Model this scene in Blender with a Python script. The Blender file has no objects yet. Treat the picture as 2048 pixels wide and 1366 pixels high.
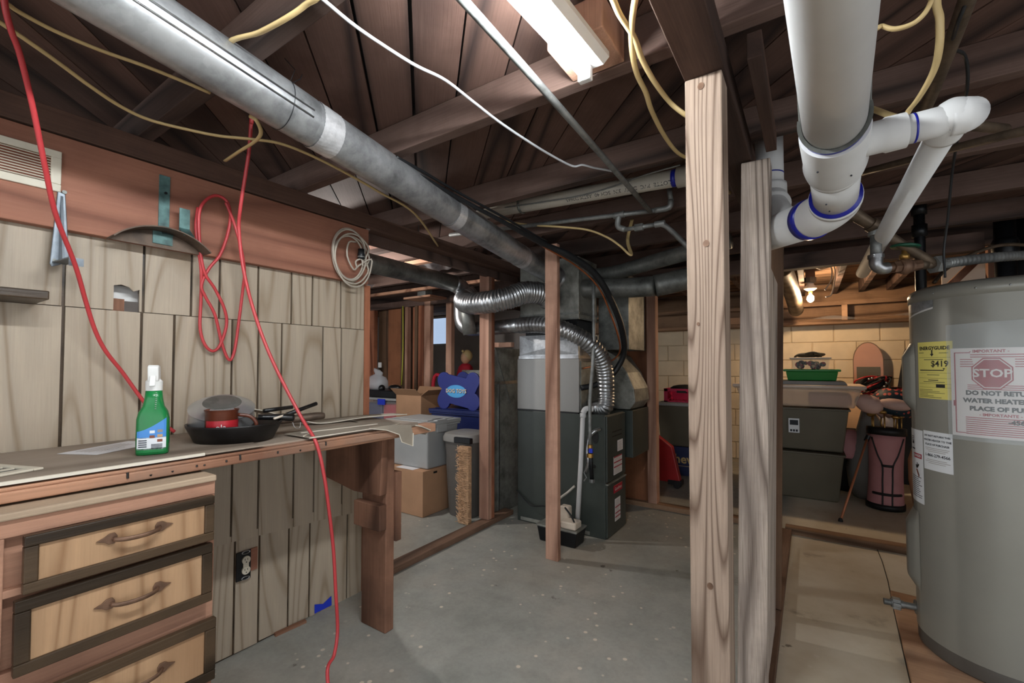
import bpy, bmesh, math, random
from mathutils import Vector, Matrix
random.seed(7)
sc = bpy.context.scene
C = sc.collection
V = Vector
# ---------------------------------------------------------------- camera, world, exposure
cam = bpy.data.cameras.new('camera'); cam_o = bpy.data.objects.new('camera', cam); C.objects.link(cam_o)
cam.sensor_width = 36.0; cam.lens = 890 / 2048 * 36.0; cam.clip_start = 0.02
cam.shift_y = 21 / 2048
cam_o.location = (0, 0, 1.22)
cam_o.rotation_euler = (math.radians(90) + math.atan(26 / 890), 0, math.atan(596 / 890))
sc.camera = cam_o
w = bpy.data.worlds.new('world'); sc.world = w; w.use_nodes = True
w.node_tree.nodes['Background'].inputs[0].default_value = (0.92, 0.96, 1.0, 1)
w.node_tree.nodes['Background'].inputs[1].default_value = 1.05
vs = sc.view_settings
vs.view_transform = 'Standard'; vs.look = 'None'; vs.gamma = 1.0; vs.use_curve_mapping = False
vs.exposure = 0.85
TUBE_L = 94.0; BULB_L = 420.0
# ---------------------------------------------------------------- materials
def lin(c):
    return tuple(((x / 255) / 12.92 if x / 255 <= 0.04045 else ((x / 255 + 0.055) / 1.055) ** 2.4) for x in c) + (1,)
MATS = {}
class N:
    def __init__(s, name):
        s.m = bpy.data.materials.new(name); s.m.use_nodes = True
        s.t = s.m.node_tree; s.b = s.t.nodes['Principled BSDF']; MATS[name] = s.m
    def n(s, typ, **k):
        o = s.t.nodes.new('ShaderNode' + typ)
        for a, v in k.items():
            if a[0] == '_': o.inputs[a[1:].replace('_', ' ')].default_value = v
            else: setattr(o, a, v)
        return o
    def l(s, a, b): s.t.links.new(a, b)
    def coord(s, rnd=True, scale=(1, 1, 1)):
        tc = s.n('TexCoord'); mp = s.n('Mapping'); mp.inputs['Scale'].default_value = scale
        if rnd:
            oi = s.n('ObjectInfo'); mu = s.n('VectorMath', operation='SCALE'); mu.inputs[0].default_value = (17.3, 9.1, 23.7)
            s.l(oi.outputs['Random'], mu.inputs['Scale'])
            ad = s.n('VectorMath', operation='ADD'); s.l(tc.outputs['Object'], ad.inputs[0]); s.l(mu.outputs[0], ad.inputs[1])
            s.l(ad.outputs[0], mp.inputs['Vector'])
        else: s.l(tc.outputs['Object'], mp.inputs['Vector'])
        return mp.outputs[0]
    def noise(s, vec, scale, detail=4, rough=.55, dist=0):
        o = s.n('TexNoise'); s.l(vec, o.inputs['Vector'])
        o.inputs['Scale'].default_value = scale; o.inputs['Detail'].default_value = detail
        o.inputs['Roughness'].default_value = rough; o.inputs['Distortion'].default_value = dist
        return o.outputs['Fac']
    def ramp(s, fac, stops):
        r = s.n('ValToRGB'); el = r.color_ramp.elements
        while len(el) < len(stops): el.new(0.5)
        for e, (p, c) in zip(el, stops): e.position = p; e.color = c if len(c) == 4 else lin(c)
        s.l(fac, r.inputs[0]); return r.outputs[0]
    def mix(s, fac, a, b, mode='MIX'):
        o = s.n('Mix', data_type='RGBA', blend_type=mode)
        for v, i in ((fac, 0), (a, 6), (b, 7)):
            if isinstance(v, (int, float, tuple)): o.inputs[i].default_value = v
            else: s.l(v, o.inputs[i])
        return o.outputs[2]
    def bump(s, h, strength=.3, dist=.002):
        o = s.n('Bump'); o.inputs['Strength'].default_value = strength; o.inputs['Distance'].default_value = dist
        s.l(h, o.inputs['Height']); s.l(o.outputs[0], s.b.inputs['Normal'])
    def fin(s, col=None, rough=.6, metal=0.0, spec=.5):
        if col is not None:
            if isinstance(col, tuple): s.b.inputs['Base Color'].default_value = col
            else: s.l(col, s.b.inputs['Base Color'])
        s.b.inputs['Metallic'].default_value = metal
        if isinstance(rough, (int, float)): s.b.inputs['Roughness'].default_value = rough
        else: s.l(rough, s.b.inputs['Roughness'])
        s.b.inputs['Specular IOR Level'].default_value = spec
        return s.m
def plain(name, rgb, rough=.5, metal=0.0, var=.12, scale=9, spec=.5, bump=0):
    s = N(name); v = s.coord()
    f = s.noise(v, scale, 5)
    c = lin(rgb); a = tuple(min(1, x * (1 + var)) for x in c[:3]) + (1,); b = tuple(x * (1 - 1.6 * var) for x in c[:3]) + (1,)
    col = s.ramp(f, [(.3, b), (.7, a)])
    if bump: s.bump(s.noise(v, scale * 8, 4), bump)
    return s.fin(col, rough, metal, spec)
def wood(name, dark, light, axis=2, scale=1.0, rough=.75, fibre=.5, stain=None, rings=14, line=.5):
    s = N(name)
    st = [1.0, 1.0, 1.0]; st[axis] = .09
    v = s.coord(scale=tuple(a * scale for a in st))
    n1 = s.noise(v, 3.2, 1.2, .4, .35)
    mu = s.n('Math', operation='MULTIPLY'); s.l(n1, mu.inputs[0]); mu.inputs[1].default_value = rings
    fr = s.n('Math', operation='PINGPONG'); s.l(mu.outputs[0], fr.inputs[0]); fr.inputs[1].default_value = 1.0
    f2s = [60.0, 60.0, 60.0]; f2s[axis] = 1.6
    v2 = s.coord(scale=tuple(a * scale for a in f2s))
    n2 = s.noise(v2, 3.0, 4, .6)
    c1 = s.ramp(fr.outputs[0], [(.0, lin(dark)), (line, lin(light)), (1, lin(tuple(min(255, x * 1.05) for x in light)))])
    c2 = s.ramp(n2, [(.3, (.55, .52, .5, 1)), (.65, (1, 1, 1, 1))])
    col = s.mix(fibre, c1, c2, 'MULTIPLY')
    v3 = s.coord(); n3 = s.noise(v3, 3.5, 5, .6)
    col = s.mix(s.ramp(n3, [(.48, (0, 0, 0, 1)), (.75, (.6, .6, .6, 1))]), col, lin(stain or dark))
    s.bump(n2, .35, .0015)
    return s.fin(col, rough, 0, .3)
def galv(name, rgb=(150, 152, 152), rough=.38, blotch=.5, metal=.85):
    s = N(name); v = s.coord(scale=(1, 1, 1))
    vo = s.n('TexVoronoi'); s.l(v, vo.inputs['Vector']); vo.inputs['Scale'].default_value = 55
    n = s.noise(v, 7, 6, .65)
    c = lin(rgb); d = tuple(x * .42 for x in c[:3]) + (1,)
    base = s.ramp(n, [(.32, d), (.55, c), (.8, tuple(min(1, x * 1.25) for x in c[:3]) + (1,))])
    sp = s.n('SeparateColor'); s.l(vo.outputs['Color'], sp.inputs[0])
    base = s.mix(.22, base, s.ramp(sp.outputs[0], [(0, (.4, .4, .42, 1)), (1, (1, 1, 1, 1))]), 'MULTIPLY')
    rr = s.n('MapRange'); s.l(n, rr.inputs[0]); rr.inputs[3].default_value = rough + .22; rr.inputs[4].default_value = rough - .08
    return s.fin(base, rr.outputs[0], metal)
def emit(name, rgb, strength, base=(.9, .9, .9, 1)):
    s = N(name); s.b.inputs['Emission Color'].default_value = rgb + (1,); s.b.inputs['Emission Strength'].default_value = strength
    return s.fin(base, .5)
# woods
wood('subfloor_wood', (52, 40, 37), (102, 78, 69), 1, 1.0, .8, .45, (58, 38, 32), 10)
wood('joist_wood', (58, 47, 43), (102, 82, 74), 0, 1.0, .8, .45, (60, 38, 30), 9)
wood('beam_wood', (56, 41, 35), (94, 70, 59), 1, 1.0, .85, .6, (58, 44, 40), 9)
wood('header_wood', (126, 82, 66), (156, 107, 87), 1, 1.0, .7, .3, (122, 80, 64), 12)
wood('post_wood', (104, 84, 70), (160, 140, 124), 2, 1.7, .75, .5, (134, 116, 103), 30, .4)
wood('grey_post_wood', (120, 107, 98), (192, 178, 166), 2, 1.4, .85, .85, (122, 112, 106), 24, .5)
wood('stud_wood', (146, 108, 90), (198, 156, 134), 2, 1.0, .75, .45, (120, 84, 68), 10)
wood('red_stud_wood', (108, 62, 42), (168, 108, 80), 2, 1.0, .75, .45, (80, 50, 38), 10)
wood('dark_stud_wood', (72, 52, 40), (112, 86, 66), 2, 1.0, .8, .5, (54, 42, 34), 10)
wood('plate_wood', (78, 58, 46), (128, 100, 82), 1, 1.0, .85, .55, (64, 50, 42), 8)
wood('plate_wood_x', (92, 70, 54), (158, 126, 100), 0, 1.0, .85, .55, (80, 62, 50), 8)
wood('panel_wood', (146, 129, 108), (173, 159, 141), 2, 1.25, .45, .2, (172, 157, 138), 24, .3)
wood('panel_edge', (96, 62, 46), (130, 88, 66), 2)
wood('bench_wood', (112, 98, 86), (154, 140, 126), 1, 1.0, .7, .3, (104, 96, 88), 6)
wood('fascia_wood', (128, 88, 68), (190, 144, 116), 1, 1.0, .75, .4, (112, 104, 96), 7)
wood('leg_wood', (84, 56, 42), (138, 100, 80), 2, 1.0, .8, .5, (66, 48, 40), 8)
wood('cabinet_wood', (140, 96, 76), (182, 138, 114), 1, 1.0, .7, .35, (126, 92, 76), 8)
wood('cabinet_top_wood', (130, 110, 92), (186, 164, 140), 1, 1.0, .75, .4, (140, 124, 108), 7)
wood('drawer_wood', (154, 118, 86), (180, 145, 111), 2, 1.4, .6, .2, (168, 132, 99), 18, .4)
wood('drawer_frame', (44, 34, 24), (78, 62, 46), 1, 1.0, .35, .35, (40, 32, 24), 8)
wood('plywood', (104, 64, 42), (150, 98, 68), 2, .6, .7, .3, (90, 58, 40), 7)
wood('board_wood', (150, 110, 84), (204, 164, 132), 0, 1.0, .75, .4, (140, 108, 86), 8)
# metals
galv('galv_duct', (178, 180, 182), .32, metal=.72); galv('galv_dark', (132, 134, 130), .42, metal=.65); galv('galv_bright', (190, 192, 194), .24, metal=.92)
galv('galv_panel', (156, 156, 148), .42, metal=.4); galv('galv_pipe', (150, 152, 150), .42, metal=.5); galv('galv_brown', (112, 96, 80), .5, metal=.6)
galv('foil', (226, 226, 228), .28, metal=.6); galv('plenum_metal', (190, 194, 198), .3, metal=.6); galv('bracket_metal', (130, 138, 146), .4, metal=.7)
plain('coil_paint', (146, 145, 142), .35, .35, .04, 4); plain('furnace_paint', (60, 66, 62), .38, .1, .1, 5)
plain('heater_paint', (146, 145, 137), .34, .15, .04, 4); plain('heater_rim', (92, 88, 82), .5, .1, .06, 6)
plain('pvc', (208, 208, 208), .72, 0, .04, 6, .12); plain('pvc_old', (190, 184, 172), .4, 0, .08, 6)
plain('primer_blue', (20, 30, 150), .35, 0, .25, 20); plain('black_rubber', (22, 24, 27), .5, 0, .15, 10); plain('black_paint', (18, 20, 24), .4, .2, .15, 6)
plain('red_cord', (190, 62, 66), .42, 0, .06, 6); plain('yellow_cable', (206, 180, 128), .5, 0, .06, 8); plain('white_cable', (200, 202, 206), .5, 0, .05, 8)
plain('beige_cord', (186, 176, 162), .55, 0, .06, 8); plain('copper', (176, 104, 66), .35, .8, .15, 12); plain('brass', (180, 140, 78), .35, .8, .15, 12)
plain('bronze', (120, 92, 74), .5, .5, .25, 30); plain('green_enamel', (20, 84, 62), .35, 0, .12, 12); plain('white_plastic', (228, 228, 226), .4, 0, .03, 6)
plain('vent_paint', (214, 206, 188), .5, 0, .07, 12); plain('teal_paint', (86, 118, 116), .55, .3, .35, 22); plain('rust_metal', (98, 82, 70), .55, .5, .3, 16)
plain('cast_iron', (34, 32, 32), .42, .4, .35, 14); plain('mug_brown', (92, 46, 30), .3, 0, .15, 10); plain('mug_red', (176, 32, 44), .4, 0, .1, 10)
plain('steel', (196, 198, 200), .28, .75, .06, 6); plain('bakelite', (20, 20, 22), .35, 0, .1, 10); plain('laminate', (158, 148, 134), .5, 0, .12, 7)
plain('laminate_edge', (226, 218, 202), .6, 0, .04, 8); plain('paper', (222, 220, 222), .7, 0, .04, 6); plain('bottle_green', (26, 120, 62), .25, 0, .08, 5)
plain('label_blue', (70, 138, 210), .4, 0, .06, 5); plain('label_white', (226, 230, 234), .45, 0, .03, 5); plain('ink_dark', (26, 32, 44), .6, 0, .05, 5)
plain('tan_swatch', (196, 158, 116), .5, 0, .1, 20); plain('brown_swatch', (130, 72, 50), .5, 0, .1, 20); plain('grey_swatch', (150, 140, 132), .5, 0, .1, 20)
plain('cardboard', (176, 136, 104), .8, 0, .06, 6); plain('tote_grey', (160, 162, 162), .45, 0, .05, 5); plain('tote_blue', (26, 38, 92), .4, 0, .08, 5)
plain('can_grey', (92, 88, 84), .5, 0, .06, 6); plain('can_lid', (132, 130, 126), .45, 0, .06, 6); plain('reed', (196, 158, 122), .75, 0, .22, 30)
plain('sign_blue', (34, 44, 120), .45, 0, .05, 5); plain('sign_oval', (76, 160, 220), .4, 0, .04, 5); plain('orange_ink', (216, 150, 70), .5, 0, .05, 5)
plain('bin_olive', (96, 90, 74), .45, 0, .06, 5); plain('bin_pink', (196, 130, 116), .35, 0, .1, 4); plain('bin_clear', (206, 186, 168), .3, 0, .08, 5)
plain('green_plastic', (22, 132, 44), .35, 0, .06, 5); plain('lid_white', (222, 208, 190), .4, 0, .04, 5); plain('pink_plastic', (206, 36, 84), .4, 0, .08, 5)
plain('red_paint', (170, 32, 36), .4, 0, .1, 6); plain('navy_card', (30, 42, 84), .6, 0, .06, 6); plain('gold_ink', (206, 178, 120), .5, 0, .04, 6)
plain('block_paint', (226, 208, 178), .8, 0, .06, 5, bump=.4); plain('mortar', (196, 178, 150), .9, 0, .08, 12); plain('white_wall', (220, 212, 206), .85, 0, .04, 5)
plain('grey_board', (168, 168, 172), .8, 0, .05, 5); plain('rafter_warm', (172, 112, 84), .75, 0, .2, 10)
plain('label_yellow', (226, 214, 116), .5, 0, .03, 5); plain('ink_red', (168, 26, 48), .55, 0, .06, 8); plain('ink_black', (18, 18, 18), .55, 0, .04, 8)
plain('sheet_white', (236, 230, 228), .5, 0, .03, 6); plain('tape_blue', (24, 52, 190), .6, 0, .05, 6); plain('golf_pink', (196, 138, 140), .6, 0, .08, 6)
plain('golf_black', (22, 22, 24), .5, 0, .12, 8); plain('club_cover', (206, 172, 160), .6, 0, .06, 8); plain('bag_cream', (212, 176, 140), .6, 0, .1, 6)
plain('gym_black', (26, 24, 24), .7, 0, .15, 10); plain('snow_pink', (196, 148, 126), .4, 0, .05, 4); plain('snow_edge', (120, 96, 72), .5, 0, .06, 6)
plain('leg_orange', (196, 124, 88), .4, .2, .06, 8); plain('doll_red', (188, 34, 54), .7, 0, .08, 8); plain('doll_skin', (222, 176, 140), .6, 0, .06, 8)
plain('tape_line', (196, 200, 60), .5, 0, .05, 8); plain('glove_dark', (46, 44, 34), .7, 0, .2, 16); plain('lime', (196, 210, 60), .5, 0, .1, 8)
s = N('polka'); v = s.coord(rnd=False); vo = s.n('TexVoronoi'); s.l(v, vo.inputs['Vector']); vo.inputs['Scale'].default_value = 26; vo.inputs['Randomness'].default_value = .35
s.fin(s.ramp(vo.outputs['Distance'], [(.0, (206, 92, 80)), (.33, (206, 92, 80)), (.36, (16, 42, 54)), (1, (14, 36, 46))]), .6)
s = N('floral'); v = s.coord(rnd=False); vo = s.n('TexVoronoi'); s.l(v, vo.inputs['Vector']); vo.inputs['Scale'].default_value = 38
sp = s.n('SeparateColor'); s.l(vo.outputs['Color'], sp.inputs[0])
s.fin(s.ramp(sp.outputs[0], [(.0, (24, 18, 16)), (.45, (30, 22, 20)), (.5, (176, 40, 52)), (.78, (190, 60, 66)), (.82, (216, 196, 150))]), .7)
def clear(name, rgb, alpha, rough=.15):
    s = N(name); s.b.inputs['Alpha'].default_value = alpha; return s.fin(lin(rgb), rough)
clear('clear_plastic', (225, 222, 220), .22); clear('bag_film', (216, 224, 228), .30, .12); clear('shop_bag', (226, 230, 236), .42, .25); clear('bin_clear_wall', (226, 206, 190), .55, .25)
emit('tube_glow', (.93, .98, 1.0), TUBE_L); emit('bulb_glow', (1.0, .70, .42), BULB_L); emit('side_glow', (1.0, .95, .9), 560.0); emit('window_day', (.55, .72, 1.0), .4)
# concrete
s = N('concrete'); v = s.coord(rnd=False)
n1 = s.noise(v, 1.6, 6, .6); n2 = s.noise(v, 9, 6, .65); n3 = s.noise(v, 60, 4, .6)
col = s.ramp(n1, [(.3, (138, 140, 134)), (.5, (163, 164, 157)), (.7, (176, 172, 162))])
col = s.mix(.35, col, s.ramp(n2, [(.3, (.55, .54, .52, 1)), (.6, (1, 1, 1, 1))]), 'MULTIPLY')
col = s.mix(.25, col, s.ramp(n3, [(.35, (.7, .7, .7, 1)), (.6, (1, 1, 1, 1))]), 'MULTIPLY')
warm = s.noise(v, .9, 3, .5)
col = s.mix(s.ramp(warm, [(.5, (0, 0, 0, 1)), (.72, (.55, .55, .55, 1))]), col, lin((158, 136, 112)))
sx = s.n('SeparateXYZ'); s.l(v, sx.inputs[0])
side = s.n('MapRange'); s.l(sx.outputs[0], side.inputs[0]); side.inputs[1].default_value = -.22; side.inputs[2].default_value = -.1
col = s.mix(side.outputs[0], col, s.mix(.85, col, s.ramp(n1, [(.32, (104, 82, 56)), (.42, (214, 202, 178)), (.6, (232, 224, 206))])))  # tan right side: stained concrete, with warm bulb light also put into the colour
vo = s.n('TexVoronoi'); s.l(v, vo.inputs['Vector']); vo.inputs['Scale'].default_value = 15
patch = s.noise(v, 1.7, 2, .4)
sub = s.n('Math', operation='MULTIPLY'); s.l(s.ramp(vo.outputs['Distance'], [(.11, (1, 1, 1, 1)), (.16, (0, 0, 0, 1))]), sub.inputs[0])
s.l(s.ramp(patch, [(.47, (0, 0, 0, 1)), (.52, (1, 1, 1, 1))]), sub.inputs[1])
col = s.mix(sub.outputs[0], col, lin((216, 206, 190)))
vo2 = s.n('TexVoronoi'); s.l(v, vo2.inputs['Vector']); vo2.inputs['Scale'].default_value = 4.3
p2 = s.noise(v, 14, 4, .6)
sub2 = s.n('Math', operation='ADD'); s.l(vo2.outputs['Distance'], sub2.inputs[0]); s.l(p2, sub2.inputs[1])
col = s.mix(s.ramp(sub2.outputs[0], [(.46, (.8, .8, .8, 1)), (.52, (0, 0, 0, 1))]), col, lin((74, 66, 58)))
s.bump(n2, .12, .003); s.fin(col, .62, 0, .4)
MT = MATS
# ---------------------------------------------------------------- geometry helpers
def spline(pts, n=8, closed=False):
    P = [V(p) for p in pts]; m = len(P); out = []
    rng = range(m if closed else m - 1)
    for i in rng:
        p0 = P[(i - 1) % m] if closed or i > 0 else P[0] * 2 - P[1]
        p1 = P[i]; p2 = P[(i + 1) % m]
        p3 = P[(i + 2) % m] if closed or i + 2 < m else P[m - 1] * 2 - P[m - 2]
        for k in range(n):
            t = k / n
            out.append(.5 * ((2 * p1) + (p2 - p0) * t + (2 * p0 - 5 * p1 + 4 * p2 - p3) * t * t + (3 * p1 - p0 - 3 * p2 + p3) * t ** 3))
    if not closed: out.append(P[-1])
    return out
class B:
    def __init__(s): s.v = []; s.f = []; s.m = []; s.mi = 0
    def add(s, vs, fs):
        o = len(s.v); s.v += [tuple(p) for p in vs]; s.f += [tuple(i + o for i in f) for f in fs]; s.m += [s.mi] * len(fs); return s
    def box(s, x0, x1, y0, y1, z0, z1, M=None):
        vs = [V((x, y, z)) for z in (z0, z1) for y in (y0, y1) for x in (x0, x1)]
        if M: vs = [M @ p for p in vs]
        return s.add(vs, [(0, 2, 3, 1), (4, 5, 7, 6), (0, 1, 5, 4), (2, 6, 7, 3), (0, 4, 6, 2), (1, 3, 7, 5)])
    def taper(s, x0, x1, y0, y1, z0, z1, i):          # box whose base is inset by i
        vs = [V((x, y, z)) for z in (z0, z1) for y in (y0, y1) for x in (x0, x1)]
        cx, cy = (x0 + x1) / 2, (y0 + y1) / 2
        for p in vs[:4]: p.x += i if p.x < cx else -i; p.y += i if p.y < cy else -i
        return s.add(vs, [(0, 2, 3, 1), (4, 5, 7, 6), (0, 1, 5, 4), (2, 6, 7, 3), (0, 4, 6, 2), (1, 3, 7, 5)])
    def rbox(s, x0, x1, y0, y1, z0, z1, r=.01, seg=2, M=None):
        bm = bmesh.new(); bmesh.ops.create_cube(bm, size=1)
        for p in bm.verts: p.co = V(((x0 + x1) / 2 + p.co.x * (x1 - x0), (y0 + y1) / 2 + p.co.y * (y1 - y0), (z0 + z1) / 2 + p.co.z * (z1 - z0)))
        bmesh.ops.bevel(bm, geom=list(bm.edges), offset=r, segments=seg, affect='EDGES', profile=.5)
        bm.verts.index_update()
        s.add([(M @ p.co if M else p.co) for p in bm.verts], [[q.index for q in f.verts] for f in bm.faces]); bm.free(); return s
    def beam(s, a, b, w, h, up=(0, 0, 1)):            # bar from a to b, w across, h along up
        a, b = V(a), V(b); d = (b - a).normalized(); sd = d.cross(V(up)).normalized(); u = sd.cross(d)
        vs = [p + sd * (i * w / 2) + u * (j * h / 2) for p in (a, b) for i, j in ((-1, -1), (1, -1), (1, 1), (-1, 1))]
        return s.add(vs, [(0, 1, 2, 3), (7, 6, 5, 4), (0, 4, 5, 1), (1, 5, 6, 2), (2, 6, 7, 3), (3, 7, 4, 0)])
    def tube(s, pts, r, n=10, closed=False, caps=True, flat=1.0):
        P = [V(p) for p in pts]; m = len(P); rr = r if callable(r) else (lambda i: r)
        T = []
        for i in range(m):
            a = P[(i - 1) % m] if closed or i > 0 else P[0]; b = P[(i + 1) % m] if closed or i < m - 1 else P[-1]
            T.append((b - a).normalized() if (b - a).length > 1e-9 else V((0, 0, 1)))
        u = T[0].orthogonal().normalized() if abs(T[0].z) > .9 else V((0, 0, 1)).cross(T[0]).normalized()
        vs = []
        for i in range(m):
            u = (u - T[i] * u.dot(T[i])).normalized(); w_ = T[i].cross(u)
            for k in range(n):
                a = 2 * math.pi * k / n; vs.append(P[i] + (u * math.cos(a) * flat + w_ * math.sin(a)) * rr(i))
        fs = [(i * n + k, i * n + (k + 1) % n, ((i + 1) % m) * n + (k + 1) % n, ((i + 1) % m) * n + k) for i in range(m if closed else m - 1) for k in range(n)]
        if caps and not closed: fs += [tuple(range(n - 1, -1, -1)), tuple((m - 1) * n + k for k in range(n))]
        return s.add(vs, fs)
    def cyl(s, a, b, r, n=20, r2=None):
        r2 = r if r2 is None else r2
        return s.tube([a, b], lambda i: (r, r2)[i], n)
    def lathe(s, prof, c, M=None, n=32, flat=1.0):    # profile of (r, z) about the z axis at c
        vs = []; m = len(prof)
        for r, z in prof:
            for k in range(n):
                a = 2 * math.pi * k / n; p = V((r * math.cos(a), r * math.sin(a) * flat, z))
                vs.append((M @ p if M else p) + V(c))
        fs = [(i * n + k, i * n + (k + 1) % n, (i + 1) * n + (k + 1) % n, (i + 1) * n + k) for i in range(m - 1) for k in range(n)]
        if prof[0][0] > 1e-6: fs.append(tuple(range(n - 1, -1, -1)))
        if prof[-1][0] > 1e-6: fs.append(tuple((m - 1) * n + k for k in range(n)))
        return s.add(vs, fs)
    def prism(s, out, z0, z1, M=None):                # 2-D outline (ccw) extruded z0..z1
        n = len(out); vs = [V((x, y, z)) for z in (z0, z1) for x, y in out]
        if M: vs = [M @ p for p in vs]
        return s.add(vs, [tuple(range(n - 1, -1, -1)), tuple(range(n, 2 * n))] + [(i, (i + 1) % n, n + (i + 1) % n, n + i) for i in range(n)])
    def ball(s, c, r, n=14, sc=(1, 1, 1)):
        m = n // 2
        prof = [(max(1e-7, math.sin(math.pi * i / m)) * r, -math.cos(math.pi * i / m) * r) for i in range(m + 1)]
        return s.lathe(prof, c, Matrix.Diagonal((sc[0], sc[1], sc[2])), n)
    def grid(s, fn, nu, nv, thick=0):
        vs = [V(fn(i / nu, j / nv)) for j in range(nv + 1) for i in range(nu + 1)]
        fs = [(j * (nu + 1) + i, j * (nu + 1) + i + 1, (j + 1) * (nu + 1) + i + 1, (j + 1) * (nu + 1) + i) for j in range(nv) for i in range(nu)]
        return s.add(vs, fs)
WL = {}                                               # world position of every object's origin
PAR = {}
def note(o, label=None, cat=None, group=None, kind=None):
    if label: o['label'] = label
    if cat: o['category'] = cat
    if group: o['group'] = group
    if kind: o['kind'] = kind
    return o
def thing(name, label, cat, loc, group=None, kind=None):
    o = bpy.data.objects.new(name, None); o.empty_display_size = .05; C.objects.link(o); o.location = loc; WL[o] = V(loc)
    return note(o, label, cat, group, kind)
def obj(name, b, mat, parent=None, smooth=False, label=None, cat=None, group=None, kind=None, bevel=0, loc=None, solid=0):
    vs = [V(p) for p in b.v]
    lo = V([min(p[i] for p in vs) for i in range(3)]); hi = V([max(p[i] for p in vs) for i in range(3)])
    at = V(loc) if loc else V(((lo.x + hi.x) / 2, (lo.y + hi.y) / 2, lo.z))
    me = bpy.data.meshes.new(name); me.from_pydata([p - at for p in vs], [], b.f)
    for k in (mat if isinstance(mat, (list, tuple)) else [mat]): me.materials.append(MT[k])
    if isinstance(mat, (list, tuple)): me.polygons.foreach_set('material_index', b.m)
    if smooth: me.shade_smooth()
    me.validate(); me.update()
    o = bpy.data.objects.new(name, me); C.objects.link(o); WL[o] = at
    if parent: o.parent = parent; o.location = at - WL[parent]
    else: o.location = at
    if smooth == 'auto':
        me.set_sharp_from_angle(angle=math.radians(40))
    if bevel:
        md = o.modifiers.new('bevel', 'BEVEL'); md.width = bevel; md.segments = 2; md.limit_method = 'ANGLE'
    if solid:
        md = o.modifiers.new('solid', 'SOLIDIFY'); md.thickness = solid
    return note(o, label, cat, group, kind)
def share(name, src, loc, parent=None):               # another piece with the same mesh
    o = bpy.data.objects.new(name, src.data); C.objects.link(o); WL[o] = V(loc)
    if parent: o.parent = parent; o.location = V(loc) - WL[parent]
    else: o.location = loc
    return o
def text(b, s, size, fn, align='CENTER', bold=0):     # lettering mesh, fn maps (u, v) to the world
    cu = bpy.data.curves.new('t', 'FONT'); cu.body = s; cu.size = size; cu.align_x = align; cu.align_y = 'CENTER'; cu.resolution_u = 2; cu.offset = bold
    o = bpy.data.objects.new('t', cu); C.objects.link(o)
    bpy.context.view_layer.update()
    me = o.evaluated_get(bpy.context.evaluated_depsgraph_get()).to_mesh()
    b.add([fn(p.co.x, p.co.y) for p in me.vertices], [tuple(q.vertices) for q in me.polygons])
    bpy.data.objects.remove(o); return b
def plane_fn(o, u, v, n=0):
    o, u, v = V(o), V(u).normalized(), V(v).normalized(); nn = u.cross(v) * n
    return lambda a, c: o + u * a + v * c + nn
def frange(a, b, n): return [a + (b - a) * i / n for i in range(n + 1)]
ZJ = 2.04; ZS = 2.155
# ---------------------------------------------------------------- the setting
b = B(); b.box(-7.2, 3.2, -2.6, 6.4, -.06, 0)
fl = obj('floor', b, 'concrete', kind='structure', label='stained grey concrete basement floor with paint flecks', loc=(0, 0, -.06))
ce = thing('ceiling', 'diagonal plank subfloor above exposed brown joists', None, (-2, 2, 2.04), kind='structure')
# diagonal planks of the subfloor, each running in the (-1, 1) direction, clipped to the ceiling rectangle
def clip(poly, a, c):                                 # keep a.p <= c
    out = []
    for i in range(len(poly)):
        p, q = poly[i], poly[(i + 1) % len(poly)]; dp, dq = a[0] * p[0] + a[1] * p[1] - c, a[0] * q[0] + a[1] * q[1] - c
        if dp <= 0: out.append(p)
        if dp * dq < 0: t = dp / (dp - dq); out.append((p[0] + (q[0] - p[0]) * t, p[1] + (q[1] - p[1]) * t))
    return out
R2 = math.sqrt(.5); step = .147; off = (-1.146 + .866) * R2 * .954
gaps = {0: .010, 1: .011, -1: .006, 2: .006}
for k in range(-40, 46):
    u0 = off + k * step; g = gaps.get(k, random.choice((.003, .004, .006)))
    a0, a1 = u0 + g / 2, u0 + step - gaps.get(k + 1, .004) / 2
    q = [((a0 * R2 - t * R2), (a0 * R2 + t * R2)) for t in (-14, 14)] + [((a1 * R2 - t * R2), (a1 * R2 + t * R2)) for t in (14, -14)]
    for a, c in (((1, 0), 3.2), ((-1, 0), 7.2), ((0, 1), 4.15), ((0, -1), 2.6)): q = clip(q, a, c) if q else q
    if len(q) < 3: continue
    ar = sum(q[i][0] * q[(i + 1) % len(q)][1] - q[(i + 1) % len(q)][0] * q[i][1] for i in range(len(q)))
    if ar < 0: q = q[::-1]
    zz = ZS + random.uniform(0, .003)
    # the wood grain must follow the board: the mesh is built along local y and turned by 45 degrees
    Rm = Matrix.Rotation(math.radians(-45), 3, 'Z')
    loc = [Rm @ V((x, y, 0)) for x, y in q]
    b = B(); b.prism([(p.x, p.y) for p in loc], zz, zz + .02)
    o = obj('plank', b, 'subfloor_wood', None, loc=(0, 0, 0)); o.parent = ce; o.location = -WL[ce]; o.rotation_euler = (0, 0, math.radians(45))
b = B(); b.box(-7.2, 3.2, -2.6, 6.4, ZS + .03, ZS + .06); obj('decking', b, 'black_paint', ce)
for yf in (-1.82, -1.21, -.6, 0.0, .605, 1.205, 1.845, 2.435, 3.035, 3.64):
    b = B(); b.box(-7.2, 3.2, yf - .047, yf, ZJ, ZS); obj('joist', b, 'joist_wood', ce, bevel=.003)
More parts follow.
